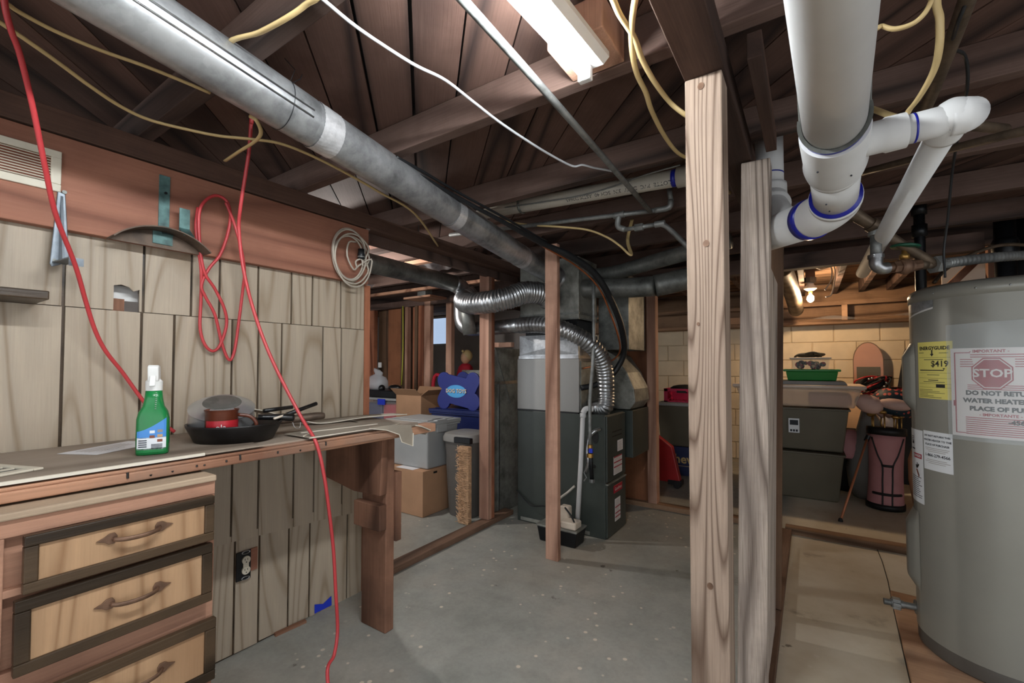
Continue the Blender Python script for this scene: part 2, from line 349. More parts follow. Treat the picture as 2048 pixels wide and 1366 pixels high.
# storage bay beyond the back partition: joists turn and run away from the partition
for x in (-3.6, -3.0, -2.4, -1.8, -1.2, -.62, -.08, .22, .46, .7, 1.25, 1.85):
    b = B(); b.box(x, x + .045, 4.15, 6.25, 2.03, 2.15); obj('joist', b, 'red_stud_wood' if 0 else 'joist_wood', ce, bevel=.003)
for i in range(22):
    y = 4.15 + i * .097; b = B(); b.box(-6.9, 3.2, y + .002, y + .095, 2.152, 2.17); obj('plank', b, 'plate_wood_x', ce)
b = B(); b.box(-7.2, 3.2, 4.06, 4.15, 2.0, 2.155); obj('girder', b, 'joist_wood', ce)
b = B(); b.tube([(.348, 3.9, .0006), (.352, 3.6, .0006), (.345, 3.3, .0006), (.335, 3.1, .0006), (.325, 2.9, .0006), (.312, 2.6, .0006), (.30, 2.3, .0006), (.27, 1.9, .0006)], .0022, 6, flat=1.0); obj('crack', b, 'gym_black', fl)
# left wall: stud frame hidden behind overlapping courses of wood-grain panelling
WX = -2.03
wl = thing('wall_left', 'partition clad in pale wood grain panelling with dark grooves', None, (WX - .05, .5, 0), kind='structure')
b = B()
b.box(WX - .02, WX - .008, -2.6, .512, 0, 2.04); b.box(WX - .02, WX - .008, .59, 1.575, 0, 2.04); b.box(WX - .02, WX - .008, .512, .59, 0, 1.405); b.box(WX - .02, WX - .008, .512, .59, 1.502, 2.04)
obj('backing', b, 'drawer_frame', wl)
for y in (-1.5, -.9, -.3, .24, .62, 1.16): b = B(); b.box(WX - .11, WX - .021, y, y + .04, 0, 1.96); obj('stud', b, 'red_stud_wood', wl)
b = B(); b.box(WX - .11, WX - .001, 1.575, 1.613, 0, 1.66); obj('stud', b, 'red_stud_wood', wl)
def course(z0, z1, ys, out, slope=0, hole=None):
    for i in range(len(ys) - 1):
        a, c = ys[i] + .0045, ys[i + 1] - .0045
        b = B(); dz = random.uniform(-.004, .004) if slope else 0
        def zb(y): return z0 + slope * (y - .8) + dz
        out2 = [(a, zb(a)), (c, zb(c)), (c, z1), (a, z1)]
        if hole and a < hole[0] and c > hole[1] - .02:
            h0, h1, hz = hole; out2 = [(a, zb(a)), (h0, zb(a)), (h0, hz), (h0 + .02, hz + .006), (h0 + .042, hz), (h1 - .018, hz - .014), (h1, hz - .006), (h1, zb(a)), (c, zb(c)), (c, z1), (a, z1)]
        Mx = Matrix(((0, 0, 1, 0), (1, 0, 0, 0), (0, 1, 0, 0), (0, 0, 0, 1)))
        b.prism(out2, WX - .008, WX + out, Mx); obj('panel', b, 'panel_wood', wl)
course(1.414, 1.70, [-.9, -.62, -.4, -.1, .18, .389, .599, .751, .852, 1.007, 1.16, 1.266, 1.426, 1.575], 0, 0, (.515, .588, 1.5))
course(.90, 1.411, [-.9, -.62, -.32, -.02, .24, .39, .595, .696, .903, 1.011, 1.116, 1.325, 1.431, 1.575], .002)
course(.488, .90, [-.9, -.6, -.3, .1, .4, .7, .911, 1.02, 1.18, 1.284, 1.442, 1.575], .004, -.075)
course(.012, .50, [-.9, -.5, -.2, .2, .5, .76, .93, 1.031, 1.165, 1.27, 1.481, 1.575], -.001, -.02)
b = B(); b.box(WX - .07, WX - .06, .50, .60, 1.455, 1.53); obj('drywall', b, 'white_plastic', wl)
b = B(); b.box(WX - .05, WX - .03, .515, .553, 1.40, 1.458); obj('block', b, 'leg_wood', wl)
# header board and girder over the wall
b = B(); b.box(WX + .002, WX + .04, -2.6, 1.567, 1.657, 1.957)
obj('trim_1', b, 'header_wood', kind='structure', label='wide reddish header board above the panelling', bevel=.003)
# bottom plates
b = B(); b.box(-2.125, -2.035, 1.62, 3.06, 0, .038); obj('trim_2', b, 'plate_wood', kind='structure', label='dark wooden bottom plate across the open doorway', bevel=.003)
b = B(); b.box(-1.42, -.36, 3.84, 3.93, 0, .04); obj('trim_3', b, 'plate_wood_x', kind='structure', label='wooden bottom plate beyond the furnace', bevel=.003)
b = B(); b.box(-.17, .95, 3.815, 3.905, 0, .045); obj('trim_4', b, 'plate_wood_x', kind='structure', label='wooden bottom plate in front of the golf bag', bevel=.003)
b = B(); b.box(-.22, -.13, 1.93, 3.81, 0, .038); obj('trim_5', b, 'plate_wood', kind='structure', label='bottom plate running back from the weathered post', bevel=.003)
# block wall at the back
wb = thing('wall_back', 'cream painted concrete block wall', None, (-.5, 6.3, 0), kind='structure')
b = B(); b.box(-3.3, 3.2, 6.262, 6.32, 0, 1.675); obj('mortar', b, 'mortar', wb)
src = None
for r in range(8):
    for c in range(13):
        x = -3.05 + c * .41 + (.205 if r % 2 else 0); z = .05 + r * .205
        if src is None:
            b = B(); b.rbox(x - .2015, x + .2015, 6.25, 6.3, z, z + .199, .006, 1); src = obj('block', b, 'block_paint', wb)
        else: share('block', src, (x, 6.275, z), wb)
b = B(); b.box(-7.2, -3.3, 6.25, 6.32, 0, 2.2); b.box(-3.3, 3.2, 6.33, 6.36, 1.6, 2.2); obj('plaster', b, 'white_wall', wb)
b = B(); b.box(-3.3, 2.2, 6.02, 6.3, 1.675, 1.71); obj('sill_plate', b, 'plate_wood_x', wb)
b = B(); b.box(-3.3, 2.2, 6.30, 6.326, 1.71, 2.15); obj('rim_board', b, 'plate_wood_x', wb)
for x in (-1.2, -.62, .30, 1.02, 1.5):
    b = B(); b.box(x, x + .05, 6.1, 6.14, 1.71, 1.93); obj('cripple', b, 'board_wood', wb)
b = B(); b.box(-3.3, 2.2, 6.09, 6.14, 1.885, 1.93); obj('top_plate', b, 'plate_wood_x', wb)
# far left outside wall and right wall
b = B(); b.box(-7.26, -7.2, -2.6, 6.4, 0, 2.2); obj('wall_outer', b, 'white_wall', kind='structure', label='pale wall at the end of the side room')
b = B(); b.box(2.6, 2.66, 1.6, 6.4, 0, 2.2); obj('wall_right', b, 'grey_board', kind='structure', label='grey wall behind the water heater')
# window in the far wall
wn = thing('window_1', 'small bluish daylight window seen between studs', None, (-5.758,6.2,1.577), kind='structure')
b = B(); x0, x1, z0, z1 = -5.98, -5.55, 1.62, 2.1
b.box(x0, x1, 6.222, 6.228, z0, z1); obj('pane', b, 'window_day', wn)
b = B(); b.box(x0 - .04, x0, 6.2, 6.25, z0 - .04, z1 + .04); b.box(x1, x1 + .04, 6.2, 6.25, z0 - .04, z1 + .04); b.box(x0, x1, 6.2, 6.25, z0 - .04, z0); b.box(x0, x1, 6.2, 6.25, z1, z1 + .04)
obj('window_frame', b, 'white_plastic', wn)
# reddish stud partition at the end of the side room
pt = thing('wall_side_room', 'open stud partition of reddish boards behind the side room', None, (-4.4, 4.0, 0), kind='structure')
for x, w_, y, m in ((-4.99, .09, 3.96, 'red_stud_wood'), (-4.72, .25, 4.05, 'plywood'), (-4.40, .06, 3.98, 'dark_stud_wood'), (-4.30, .045, 3.96, 'stud_wood'), (-4.22, .05, 4.02, 'red_stud_wood'), (-4.13, .05, 3.96, 'dark_stud_wood'), (-4.06, .09, 3.96, 'red_stud_wood'), (-3.94, .1, 3.94, 'stud_wood'), (-3.60, .085, 3.96, 'stud_wood')):
    b = B(); b.box(x, x + w_, y, y + .06, 0.0, 2.0); obj('stud', b, m, pt, bevel=.002)
b = B(); b.box(-6.3, -3.2, 3.95, 4.03, 1.96, 2.04); obj('top_plate', b, 'joist_wood', pt)
b = B(); b.box(-6.3, -5.0, 4.02, 4.04, 0, 2.0); obj('wallboard', b, 'grey_board', pt)
b = B(); b.box(-4.99, -4.14, 4.115, 4.125, 0, 2.0); obj('backing', b, 'dark_stud_wood', pt)
# brown plywood panel and stud to the right of the furnace
pp = thing('wall_furnace_closet', 'brown plywood panel with stud beside the furnace', None, (-1.3, 3.9, 0), kind='structure')
b = B(); b.box(-1.58, -1.17, 3.90, 3.915, .04, 1.93); obj('panel', b, 'plywood', pp)
b = B(); b.box(-1.175, -1.10, 3.85, 3.94, .04, 1.93); obj('stud', b, 'stud_wood', pp, bevel=.002)
b = B(); b.box(-1.085, -1.035, 3.88, 3.97, .04, 1.63); 
b = B(); b.box(-2.6, .9, 3.86, 3.95, 1.93, 2.04); obj('top_plate', b, 'joist_wood', pp)
# ---------------------------------------------------------------- beams and posts
b = B(); b.box(-2.11, -1.985, -2.6, 3.9, 1.962, 2.04)
obj('girder_beam', b, 'beam_wood', label='long brown girder lying on the header board of the panelled wall', cat='beam', bevel=.003)
b = B(); b.box(-2.09, -2.05, 1.62, 3.9, 1.905, 1.962)
obj('ledger_strip', b, 'joist_wood', label='reddish ledger strip under the girder past the panelled wall', cat='wood strip', bevel=.002)
b = B(); b.box(-.262, -.165, -2.6, 3.86, 1.962, 2.04)
obj('girder_beam', b, 'beam_wood', label='dark rough girder carried by the two heavy posts', cat='beam', bevel=.003)
b = B(); b.box(-.118, -.085, 1.22, 1.80, 1.975, 2.04)
obj('nailer_strip', b, 'beam_wood', label='grey weathered strip along the side of the post girder', cat='wood strip', bevel=.002)
b = B(); b.box(-.261, -.172, 1.2, 1.289, 0, 1.962)
po = obj('support_post', b, 'post_wood', label='pale square post with flame shaped grain and knots', cat='post', bevel=.004)
for (x, y, z), r in (((-0.213,1.199,1.527), .0075), ((-0.234,1.199,1.324), .004), ((-0.214,1.199,0.674), .007), ((-0.221,1.199,1.934), .008)):
    b = B(); b.prism([(x + r * math.cos(a), z + 1.15 * r * math.sin(a)) for a in frange(0, 6.28 * 15 / 16, 15)], -1.2, -1.1985, Matrix(((1, 0, 0, 0), (0, 0, -1, 0), (0, 1, 0, 0), (0, 0, 0, 1)))); k_ = obj('knot', b, 'bronze', po)
Ml = Matrix.Translation((-.19, 1.8, 0)) @ Matrix.Rotation(math.radians(1.15), 4, 'Y')
b = B(); b.box(-.047, .045, 0, .089, .004, 1.957, Ml)
obj('support_post', b, 'grey_post_wood', label='weathered grey square post just behind the pale post', cat='post', bevel=.004)
b = B(); b.box(-.005, .04, .13, .56, .045, 1.595, Ml)
obj('plank_panel', b, 'grey_post_wood', label='wide bluish grey board standing behind the weathered post', cat='board', bevel=.003)
b = B(); b.box(-.04, .055, .72, .765, .045, 1.95, Ml)
obj('stud', b, 'dark_stud_wood', label='dark stud behind the wide grey board', cat='stud', bevel=.003)
b = B(); b.box(-1.405, -1.318, 2.478, 2.518, 0, 1.99)
obj('prop_stud', b, 'stud_wood', label='single scarred prop stud in front of the furnace', cat='stud', bevel=.003)
b = B(); b.box(-2.145, -2.055, 2.745, 2.785, .038, 1.96)
obj('wall_stud', b, 'stud_wood', label='reddish stud standing on the doorway plate by the reed bundle', cat='stud', bevel=.003)
b = B(); b.box(-2.145, -2.055, 2.787, 2.825, .038, 1.96)
obj('wall_stud', b, 'red_stud_wood', label='darker stud doubled against the doorway stud', cat='stud', bevel=.003)
# blocks that carry the lamp
b = B(); b.box(-.56, -.405, 1.0, 1.155, 2.042, 2.13); obj('lamp_block', b, 'stud_wood', label='short wooden block behind the end of the fluorescent lamp', cat='wood block', bevel=.004)
# fluorescent lamp
t = thing('fluorescent_lamp', 'lit fluorescent strip lamp under the joists', 'lamp', (-.48, .5, 2.04))
b = B(); b.prism([(-.022, 0), (.046, 0), (.046, -.014), (.03, -.028), (-.008, -.028), (-.022, -.014)][::-1], -.14, 1.09, Matrix(((1, 0, .06, -.535), (0, 0, 1, 0), (0, 1, 0, 2.04), (0, 0, 0, 1))))
obj('housing', b, 'white_plastic', t)
b = B(); b.cyl((-.557, -.115, 1.994), (-.486, 1.065, 1.994), .0135, 20); obj('tube', b, 'tube_glow', t, True)
for y, x in ((-.135, -.557), (1.066, -.486)):
    b = B(); b.box(x - .018, x + .018, y, y + .02, 1.975, 2.013); obj('socket', b, 'white_plastic', t, bevel=.003)
# bare bulb beyond the posts
bp = (0.014,5.224,1.87)
bp = V(bp)
t = thing('bare_bulb', 'glowing bare bulb in a porcelain socket over the storage bins', 'lamp', (bp.x, bp.y, bp.z - .06))
b = B(); b.ball(bp, .03, 16, (1, 1, 1.25)); obj('bulb', b, 'bulb_glow', t, True)
b = B(); b.lathe([(.016, .0), (.016, .05), (.02, .055)], bp + V((0, 0, .03)), None, 16); obj('screw_base', b, 'brass', t, True)
b = B(); b.lathe([(.025, 0), (.055, .02), (.055, .03), (.03, .06), (.03, .08)], bp + V((0, 0, .075)), None, 24); obj('socket', b, 'white_plastic', t, True)
b = B(); b.lathe([(.05, 0), (.05, .05)], bp + V((0, 0, .155)), None, 8); obj('junction_box', b, 'galv_dark', t)
b = B(); b.box(bp.x - .04, bp.x + .04, bp.y - .05, bp.y + .05, bp.z + .205, max(2.15, bp.z + .21)); obj('block', b, 'joist_wood', t)
# lamp of the side room, behind the panelled wall
t = thing('side_room_bulb', 'bare bulb lighting the side room behind the panelled wall', 'lamp', (-2.95, 2.0, 1.86))
b = B(); b.ball((-2.95, 2.0, 1.9), .035, 14); obj('bulb', b, 'side_glow', t, True)
b = B(); b.lathe([(.016, 0), (.02, .05), (.05, .06), (.05, .112)], (-2.95, 2.0, 1.93), None, 16); obj('socket', b, 'white_plastic', t, True)
# ---------------------------------------------------------------- round duct along the joists
DA = V((-1.364, 1.349, 1.951)); DD = V((-.147, .988, -.039)) / .988
def dax(y): return DA + DD * (y - 1.349)
t = thing('round_duct', 'long round galvanized duct with foil taped joints crossing the ceiling', 'duct', dax(.8) - V((0, 0, .07)))
for y0, y1, r, m in ((-2.0, .768, .0693, 'galv_duct'), (.763, 1.557, .068, 'galv_duct'), (1.552, 2.387, .069, 'galv_duct'), (2.382, 3.0, .0675, 'galv_duct')):
    b = B(); b.tube([dax(y) for y in frange(y0, y1, 6)], r, 40); obj('pipe_section', b, m, t, 'auto')
for y, h in ((.83, .078), (1.588, .062), (2.356, .078)):
    b = B(); b.grid(lambda u, v: (lambda c, a: c + V((math.cos(a), 0, math.sin(a))) * (.0703 + .0014 * math.sin(40 * a + 9 * v * 6.3) * math.sin(17 * v + 5 * a)))(dax(y - h / 2 + h * v), u * 2 * math.pi), 90, 8)
    obj('foil_tape', b, 'foil', t, True)
for da, r in ((.0, .0025), (.07, .0022)):              # lock seam along the near sections
    b = B(); a = math.radians(-18) + da * 4
    b.tube([dax(y) + V((math.cos(a), 0, math.sin(a))) * .07 for y in frange(-2.0, .75, 4)], .003, 6); obj('lock_seam', b, 'galv_bright', t, True)
b = B(); c = dax(.685)
b.tube([c + V((math.cos(a), .012 * math.sin(a), math.sin(a))) * .0715 for a in frange(-3.1, .9, 20)] + [c + V((.05, .01, .09)), c + V((.03, -.01, .12))], .0011, 5)
b.tube([c + V((.052, .0, .045)), c + V((.075, .012, .055)), c + V((.07, .02, .075))], .0011, 5)
obj('hanger_wire', b, 'black_paint', t)
# smaller duct over the side room
t = thing('branch_duct', 'dusty round branch duct under the girder beyond the panelled wall', 'duct', (-2.32, 2.2, 1.8))
pa = [V((-2.33, 1.35, 1.875)), V((-2.33, 2.0, 1.87)), V((-2.31, 2.62, 1.86))]
b = B(); b.tube(pa, .062, 28); obj('pipe_section', b, 'galv_dark', t, True)
b = B(); b.tube([pa[2] + V((0, .16 * math.sin(a), -.10 * (1 - math.cos(a)) * 1.2)) for a in frange(0, 1.5, 8)], lambda i: .065 + .003 * (i % 2), 28); obj('elbow', b, 'galv_bright', t, True)
b = B(); b.tube([(-2.31, 2.78, 1.75), (-2.31, 2.80, 1.6), (-2.30, 2.82, 1.47)], .056, 28); obj('drop_pipe', b, 'galv_dark', t, True)
# flue: elbow, pipe and corrugated flex into the furnace
t = thing('flue_pipe', 'silver flue with elbow and ribbed flex curving down to the furnace', 'duct', (-1.35, 3.16, .87))
ep = [V(p) for p in [(-2.514,2.95,1.784),(-2.49,2.93,1.607),(-2.415,2.92,1.534),(-2.257,2.91,1.522),(-1.861,2.89,1.526)]]
b = B(); b.tube(spline(ep, 5), .058, 28); obj('elbow_pipe', b, 'galv_bright', t, True)
for k in (1.5, 2.2):
    pass
fp = spline([ep[-1]] + [V(p) for p in [(-1.686,2.86,1.522),(-1.528,2.84,1.498),(-1.398,2.86,1.444),(-1.299,2.92,1.376),(-1.25,3,1.284),(-1.241,3.07,1.165),(-1.247,3.1,1.018),(-1.255,3.1,0.919)]] + [V((-1.33, 3.1, .89))], 26)
b = B(); b.tube(fp, lambda i: .060 + .0035 * math.sin(i * 1.25), 28); obj('flex_section', b, 'galv_bright', t, True)
b = B(); b.cyl((-1.33, 3.1, .862), (-1.33, 3.1, .945), .064, 28); obj('collar', b, 'galv_bright', t, True)
# upper flexible duct passing in front of the stud
t = thing('flexible_duct', 'fat ribbed foil flexible duct running behind the prop stud', 'duct', (-1.9, 2.62, 1.5))
fp = spline([V(p) for p in [(-2.306,2.8,1.798),(-2.248,2.68,1.722),(-2.098,2.6,1.681),(-1.897,2.58,1.678),(-1.785,2.64,1.705),(-1.721,2.74,1.749),(-1.643,2.86,1.747),(-1.629,2.95,1.712)]], 40)
b = B(); b.tube(fp, lambda i: .078 + .004 * math.sin(i * 1.1) + .002 * math.sin(i * .37), 30); obj('flex_section', b, 'galv_bright', t, True)
b = B(); b.tube(fp[-26:-8], .083, 30, caps=False); obj('foil_tape', b, 'foil', t, True)
# ducts leaving the plenum to the right
t = thing('plenum_branch_duct', 'dark round duct leaving the plenum below the other branch', 'duct', (-.9, 3.2, 1.6))
pts = [V(p) for p in [(-1.493,3.1,1.804),(-1.098,3.1,1.774),(-0.884,3.1,1.767),(-0.745,3.15,1.795),(-0.556,3.25,1.849)]]
b = B(); b.tube(spline(pts[:3], 4), .07, 28); obj('pipe_section', b, 'galv_dark', t, True)
b = B(); b.tube(spline(pts[2:], 5), lambda i: .075, 28); obj('elbow', b, 'galv_dark', t, True)
t = thing('plenum_branch_duct', 'upper dark round duct rising from the plenum toward the posts', 'duct', (-.9, 3.0, 1.8))
pts = [V(p) for p in [(-1.499,3.25,1.926),(-1.21,3.2,1.916),(-0.917,3.1,1.932),(-0.6,3,1.955),(-0.39,2.95,1.975)]]
b = B(); b.tube(spline(pts, 4), .052, 26); obj('pipe_section', b, 'galv_dark', t, True)
# ---------------------------------------------------------------- furnace
FX0, FX1, FY0, FY1, FZ = -1.936, -1.203, 2.97, 3.345, .863
t = thing('furnace', 'dark green gas furnace with label stickers and a red badge', 'furnace', (-1.57, 3.15, 0))
b = B(); b.box(FX0, FX1, FY0, FY1, 0.0, FZ); obj('cabinet', b, 'furnace_paint', t, bevel=.004)
b = B(); b.box(FX1, FX1 + .014, FY0 + .004, FY1 - .004, .395, FZ - .004); obj('upper_door', b, 'furnace_paint', t, bevel=.004)
b = B(); b.box(FX1, FX1 + .014, FY0 + .004, FY1 - .004, .01, .375); obj('lower_door', b, 'furnace_paint', t, bevel=.004)
b = B(); b.box(FX1, FX1 + .02, FY0 + .004, FY1 - .004, .376, .386); obj('door_ledge', b, 'galv_panel', t)
b = B()
for r in range(2):
    for c in range(4): b.box(FX1 + .012, FX1 + .0155, FY0 + .10 + c * .05, FY0 + .142 + c * .05, .70 + r * .032, .709 + r * .032)
obj('louver', b, 'ink_black', t)
def sticker(par, x, y0, y1, z0, z1, reds, dark=()):
    b = B(); b.box(x, x + .001, y0, y1, z0, z1); s_ = obj('sticker', b, 'paper', par)
    b = B()
    for q in reds: b.box(x + .0005, x + .0016, y0 + .004, y1 - .004, z0 + (z1 - z0) * q - .004, z0 + (z1 - z0) * q + .004)
    if reds: obj('warning_bar', b, 'ink_red', s_)
    b = B(); n = int((z1 - z0) / .009)
    for k in range(1, n): b.box(x + .0005, x + .0014, y0 + .008, y1 - .01 - random.random() * .03, z0 + k * .009, z0 + k * .009 + .0022)
    obj('print', b, 'grey_swatch', s_)
sx_ = FX1 + .0145
sticker(t, sx_, 3.17, 3.28, .585, .665, ())
sticker(t, sx_, 3.09, 3.26, .425, .555, (.97, .68, .42))
sticker(t, sx_, 3.11, 3.22, .09, .25, (.62, .35, .18))
b = B(); b.rbox(sx_, sx_ + .004, 3.085, 3.255, .295, .35, .002, 1); bd = obj('badge', b, 'ink_red', t)
b = B(); text(b, 'Goodman', .034, plane_fn((sx_ + .0045, 3.17, .322), (0, 1, 0), (0, 0, 1))); obj('lettering', b, 'white_plastic', bd)
b = B(); b.box(FX0 + .03, FX0 + .22, FY0 - .002, FY0 + .001, .01, .035); b.box(FX1 - .33, FX1 - .12, FY0 - .002, FY0 + .001, .01, .035); obj('rail', b, 'galv_panel', t)
b = B(); b.prism([(.03 * math.cos(a) * .8, .05 * math.sin(a)) for a in frange(0, 6.28 * 15 / 16, 15)], 0, .003, Matrix(((1, 0, 0, -1.275), (0, 0, -1, FY0), (0, 1, 0, .71), (0, 0, 0, 1)))); obj('knockout', b, 'ink_black', t)
b = B(); b.cyl((-1.285, FY0 - .003, .50), (-1.285, FY0, .50), .012, 14); obj('knockout', b, 'ink_black', t)
# evaporator coil cabinet and plenum
t = thing('coil_cabinet', 'light grey evaporator coil case sitting on the furnace', 'coil case', (-1.67, 3.15, .874))
b = B(); b.box(-1.941, -1.405, 2.975, 3.345, .872, 1.268); obj('case', b, 'coil_paint', t, bevel=.004)
b = B(); b.box(-1.94, -1.41, 2.972, 3.34, .863, .872); obj('gasket', b, 'black_paint', t)
b = B(); b.box(-1.404, -1.398, 3.0, 3.32, .89, 1.25); obj('side_panel', b, 'galv_panel', t)
t = thing('supply_plenum', 'galvanized supply plenum above the coil case', 'plenum', (-1.67, 3.15, 1.27))
b = B(); b.box(-1.925, -1.412, 2.98, 3.34, 1.268, 1.45); bx = obj('lower_box', b, 'plenum_metal', t, bevel=.003)
b = B(); x0, x1, y_, z0, z1 = -1.92, -1.415, 2.979, 1.30, 1.45; cx_, cz_ = -1.667, 1.352
b.add([(x0, y_, z1), (x1, y_, z1), (cx_, y_ - .012, cz_), (x0, y_, z0), (x1, y_, z0)], [(0, 2, 1), (3, 2, 0), (1, 2, 4), (3, 4, 2)]); obj('cross_break', b, 'plenum_metal', bx)
b = B(); b.box(-1.928, -1.408, 2.974, 2.979, 1.268, 1.29); b.box(-1.411, -1.407, 2.98, 3.34, 1.268, 1.29); obj('cleat', b, 'galv_bright', bx)
b = B(); b.box(-1.89, -1.44, 3.02, 3.32, 1.45, 1.56); obj('neck', b, 'black_paint', t)
b = B(); b.box(-1.93, -1.416, 3.0, 3.34, 1.56, 2.03); ub = obj('upper_box', b, 'galv_panel', t, bevel=.003)
b = B(); b.box(-1.935, -1.411, 2.995, 3.345, 1.60, 1.615); b.box(-1.935, -1.411, 2.995, 3.345, 1.56, 1.57); obj('cleat', b, 'galv_dark', ub)
b = B(); c = dax(2.98); b.cyl(c, c + DD * .03, .085, 30); obj('collar', b, 'galv_bright', t, True)
# return air drop beside the furnace and return boot to the right
t = thing('return_duct', 'tall dull sheet metal return duct between stud and furnace', 'duct', (-2.3, 3.2, 0))
b = B(); b.box(-2.215, -2.135, 2.93, 3.42, 0, 1.36); rb = obj('body', b, 'galv_panel', t, bevel=.003)
b = B(); b.box(-2.137, -2.128, 2.92, 3.42, 1.06, 1.085); obj('cleat', b, 'galv_bright', rb)
b = B(); b.box(-2.137, -2.13, 2.985, 3.0, 0.03, 1.08); obj('cleat', b, 'galv_bright', rb)
b = B(); b.beam((-2.132, 2.93, 1.36), (-2.132, 3.16, .9), .004, .01, (1, 0, 0)); obj('crease', b, 'galv_bright', rb)
b = B(); b.box(-2.2, -1.95, 2.9, 2.945, 1.362, 1.40); obj('cross_brace', b, 'stud_wood', label='short horizontal wood brace on top of the return duct', cat='brace', bevel=.002)
t = thing('return_boot', 'dark sheet metal elbow boot bulging beside the furnace', 'duct', (-1.24, 3.5, .86))
prof = [(0.0, 0.0), (.20, 0.0), (.245, .06), (.235, .16), (.18, .29), (.09, .42), (.0, .47)]
b = B(); b.prism([(-1.38 + x * 1.0, .87 + z) for x, z in prof], 3.42, 3.78, Matrix(((1, 0, 0, 0), (0, 0, -1, 7.2), (0, 1, 0, 0), (0, 0, 0, 1)))); obj('body', b, 'galv_panel', t, bevel=.006)
b = B(); b.box(-1.42, -1.17, 3.38, 3.8, 1.34, 1.93); obj('riser', b, 'galv_dark', t, bevel=.004)
b = B(); b.box(-1.40, -1.15, 3.40, 3.8, .5, .865); obj('lower_box', b, 'furnace_paint', t, bevel=.004)
# ---------------------------------------------------------------- furnace piping
t = thing('gas_pipe', 'thin gas pipe dropping past the coil case to a brass valve', 'pipe', (-1.33, 2.9, .42))
gp = [V(p) for p in [(-1.254,2.9,1.816),(-1.256,2.9,1.325),(-1.285,2.9,0.975),(-1.286,2.9,0.662)]]
b = B(); b.tube(spline(gp, 3), .0125, 14); obj('pipe', b, 'galv_pipe', t, True)
g = gp[-1]; g2 = V((-1.273,2.9,0.414))
b = B(); b.tube([g, (g + g2) / 2, g2], .014, 14); obj('drip_leg', b, 'black_paint', t, True)
b = B(); b.lathe([(.016, 0), (.024, .004), (.024, .03), (.016, .034)], g + V((0, 0, -.09)), None, 8); b.lathe([(.015, 0), (.019, .003), (.019, .03), (.012, .034)], g + V((0, 0, -.03)), None, 8); obj('valve_body', b, 'brass', t)
b = B(); b.lathe([(.017, 0), (.02, .003), (.02, .025)], g2 + V((0, 0, -.012)), None, 8); obj('cap', b, 'galv_pipe', t)
b = B(); b.box(g.x + .002, g.x + .03, g.y - .03, g.y - .018, g.z - .05, g.z - .02); obj('valve_handle', b, 'tape_blue', t, bevel=.002)
t = thing('flex_conduit', 'silver flexible conduit entering the side of the furnace', 'conduit', (-1.33, 2.9, .5))
b = B(); b.tube(spline([(-1.239,2.965,0.769),(-1.261,2.93,0.757),(-1.298,2.91,0.711),(-1.309,2.9,0.624),(-1.302,2.9,0.538),(-1.327,2.92,0.462)], 12), lambda i: .013 + .0012 * (i % 2), 12); obj('hose', b, 'galv_bright', t, True)
b = B(); b.tube([(-1.302,2.9,0.503),(-1.333,2.9,0.465),(-1.314,2.9,0.432),(-1.333,2.9,0.405)], .004, 8); obj('strap', b, 'galv_pipe', t)
t = thing('drain_pipe', 'white plastic condensate drain pipe leaning in front of the furnace', 'pipe', (-1.4, 2.88, .1))
dp = [V(p) for p in [(-1.276,2.93,0.91),(-1.315,2.9,0.911),(-1.329,2.88,0.883),(-1.337,2.86,0.559),(-1.356,2.84,0.13)]]
b = B(); b.tube([dp[2], dp[3], dp[4]], .0165, 16); obj('pipe', b, 'pvc', t, True)
b = B(); b.tube(spline(dp[:3], 5), .020, 16); b.cyl(dp[2], dp[2] - V((0, 0, .03)), .021, 16); obj('elbow', b, 'pvc', t, True)
t = thing('condensate_pump', 'condensate pump with black tank and white motor at the prop stud foot', 'pump', (-1.45, 2.78, 0))
b = B(); b.taper(-1.60, -1.30, 2.70, 2.86, 0.002, .105, .014); obj('tank', b, 'black_paint', t, bevel=.006)
b = B(); b.box(-1.605, -1.295, 2.695, 2.865, .105, .118); obj('rim', b, 'galv_panel', t, bevel=.003)
b = B(); b.rbox(-1.42, -1.31, 2.71, 2.81, .118, .165, .008); b.rbox(-1.47, -1.40, 2.79, 2.85, .118, .24, .01); obj('motor', b, 'lid_white', t, bevel=.004)
b = B(); b.tube(spline([(-1.44, 2.82, .22), (-1.40, 2.75, .24), (-1.345, 2.73, .2), (-1.32, 2.75, .12)], 8), .006, 8); obj('hose', b, 'black_rubber', t, True)
b = B(); b.tube(spline([(-1.936,2.955,0.237),(-1.854,2.95,0.174),(-1.776,2.94,0.144),(-1.669,2.9,0.173),(-1.584,2.86,0.187)], 8), .005, 8); obj('power_cord', b, 'black_rubber', label='black power cord sagging across the furnace side to the pump', cat='cord', smooth=True)
b = B(); b.tube(spline([(-1.43,2.955,0.344),(-1.478,2.93,0.295),(-1.531,2.9,0.247),(-1.551,2.86,0.204)], 8), .009, 8); obj('drain_hose', b, 'pvc_old', label='short cream drain hose between furnace and pump', cat='hose', smooth=True)
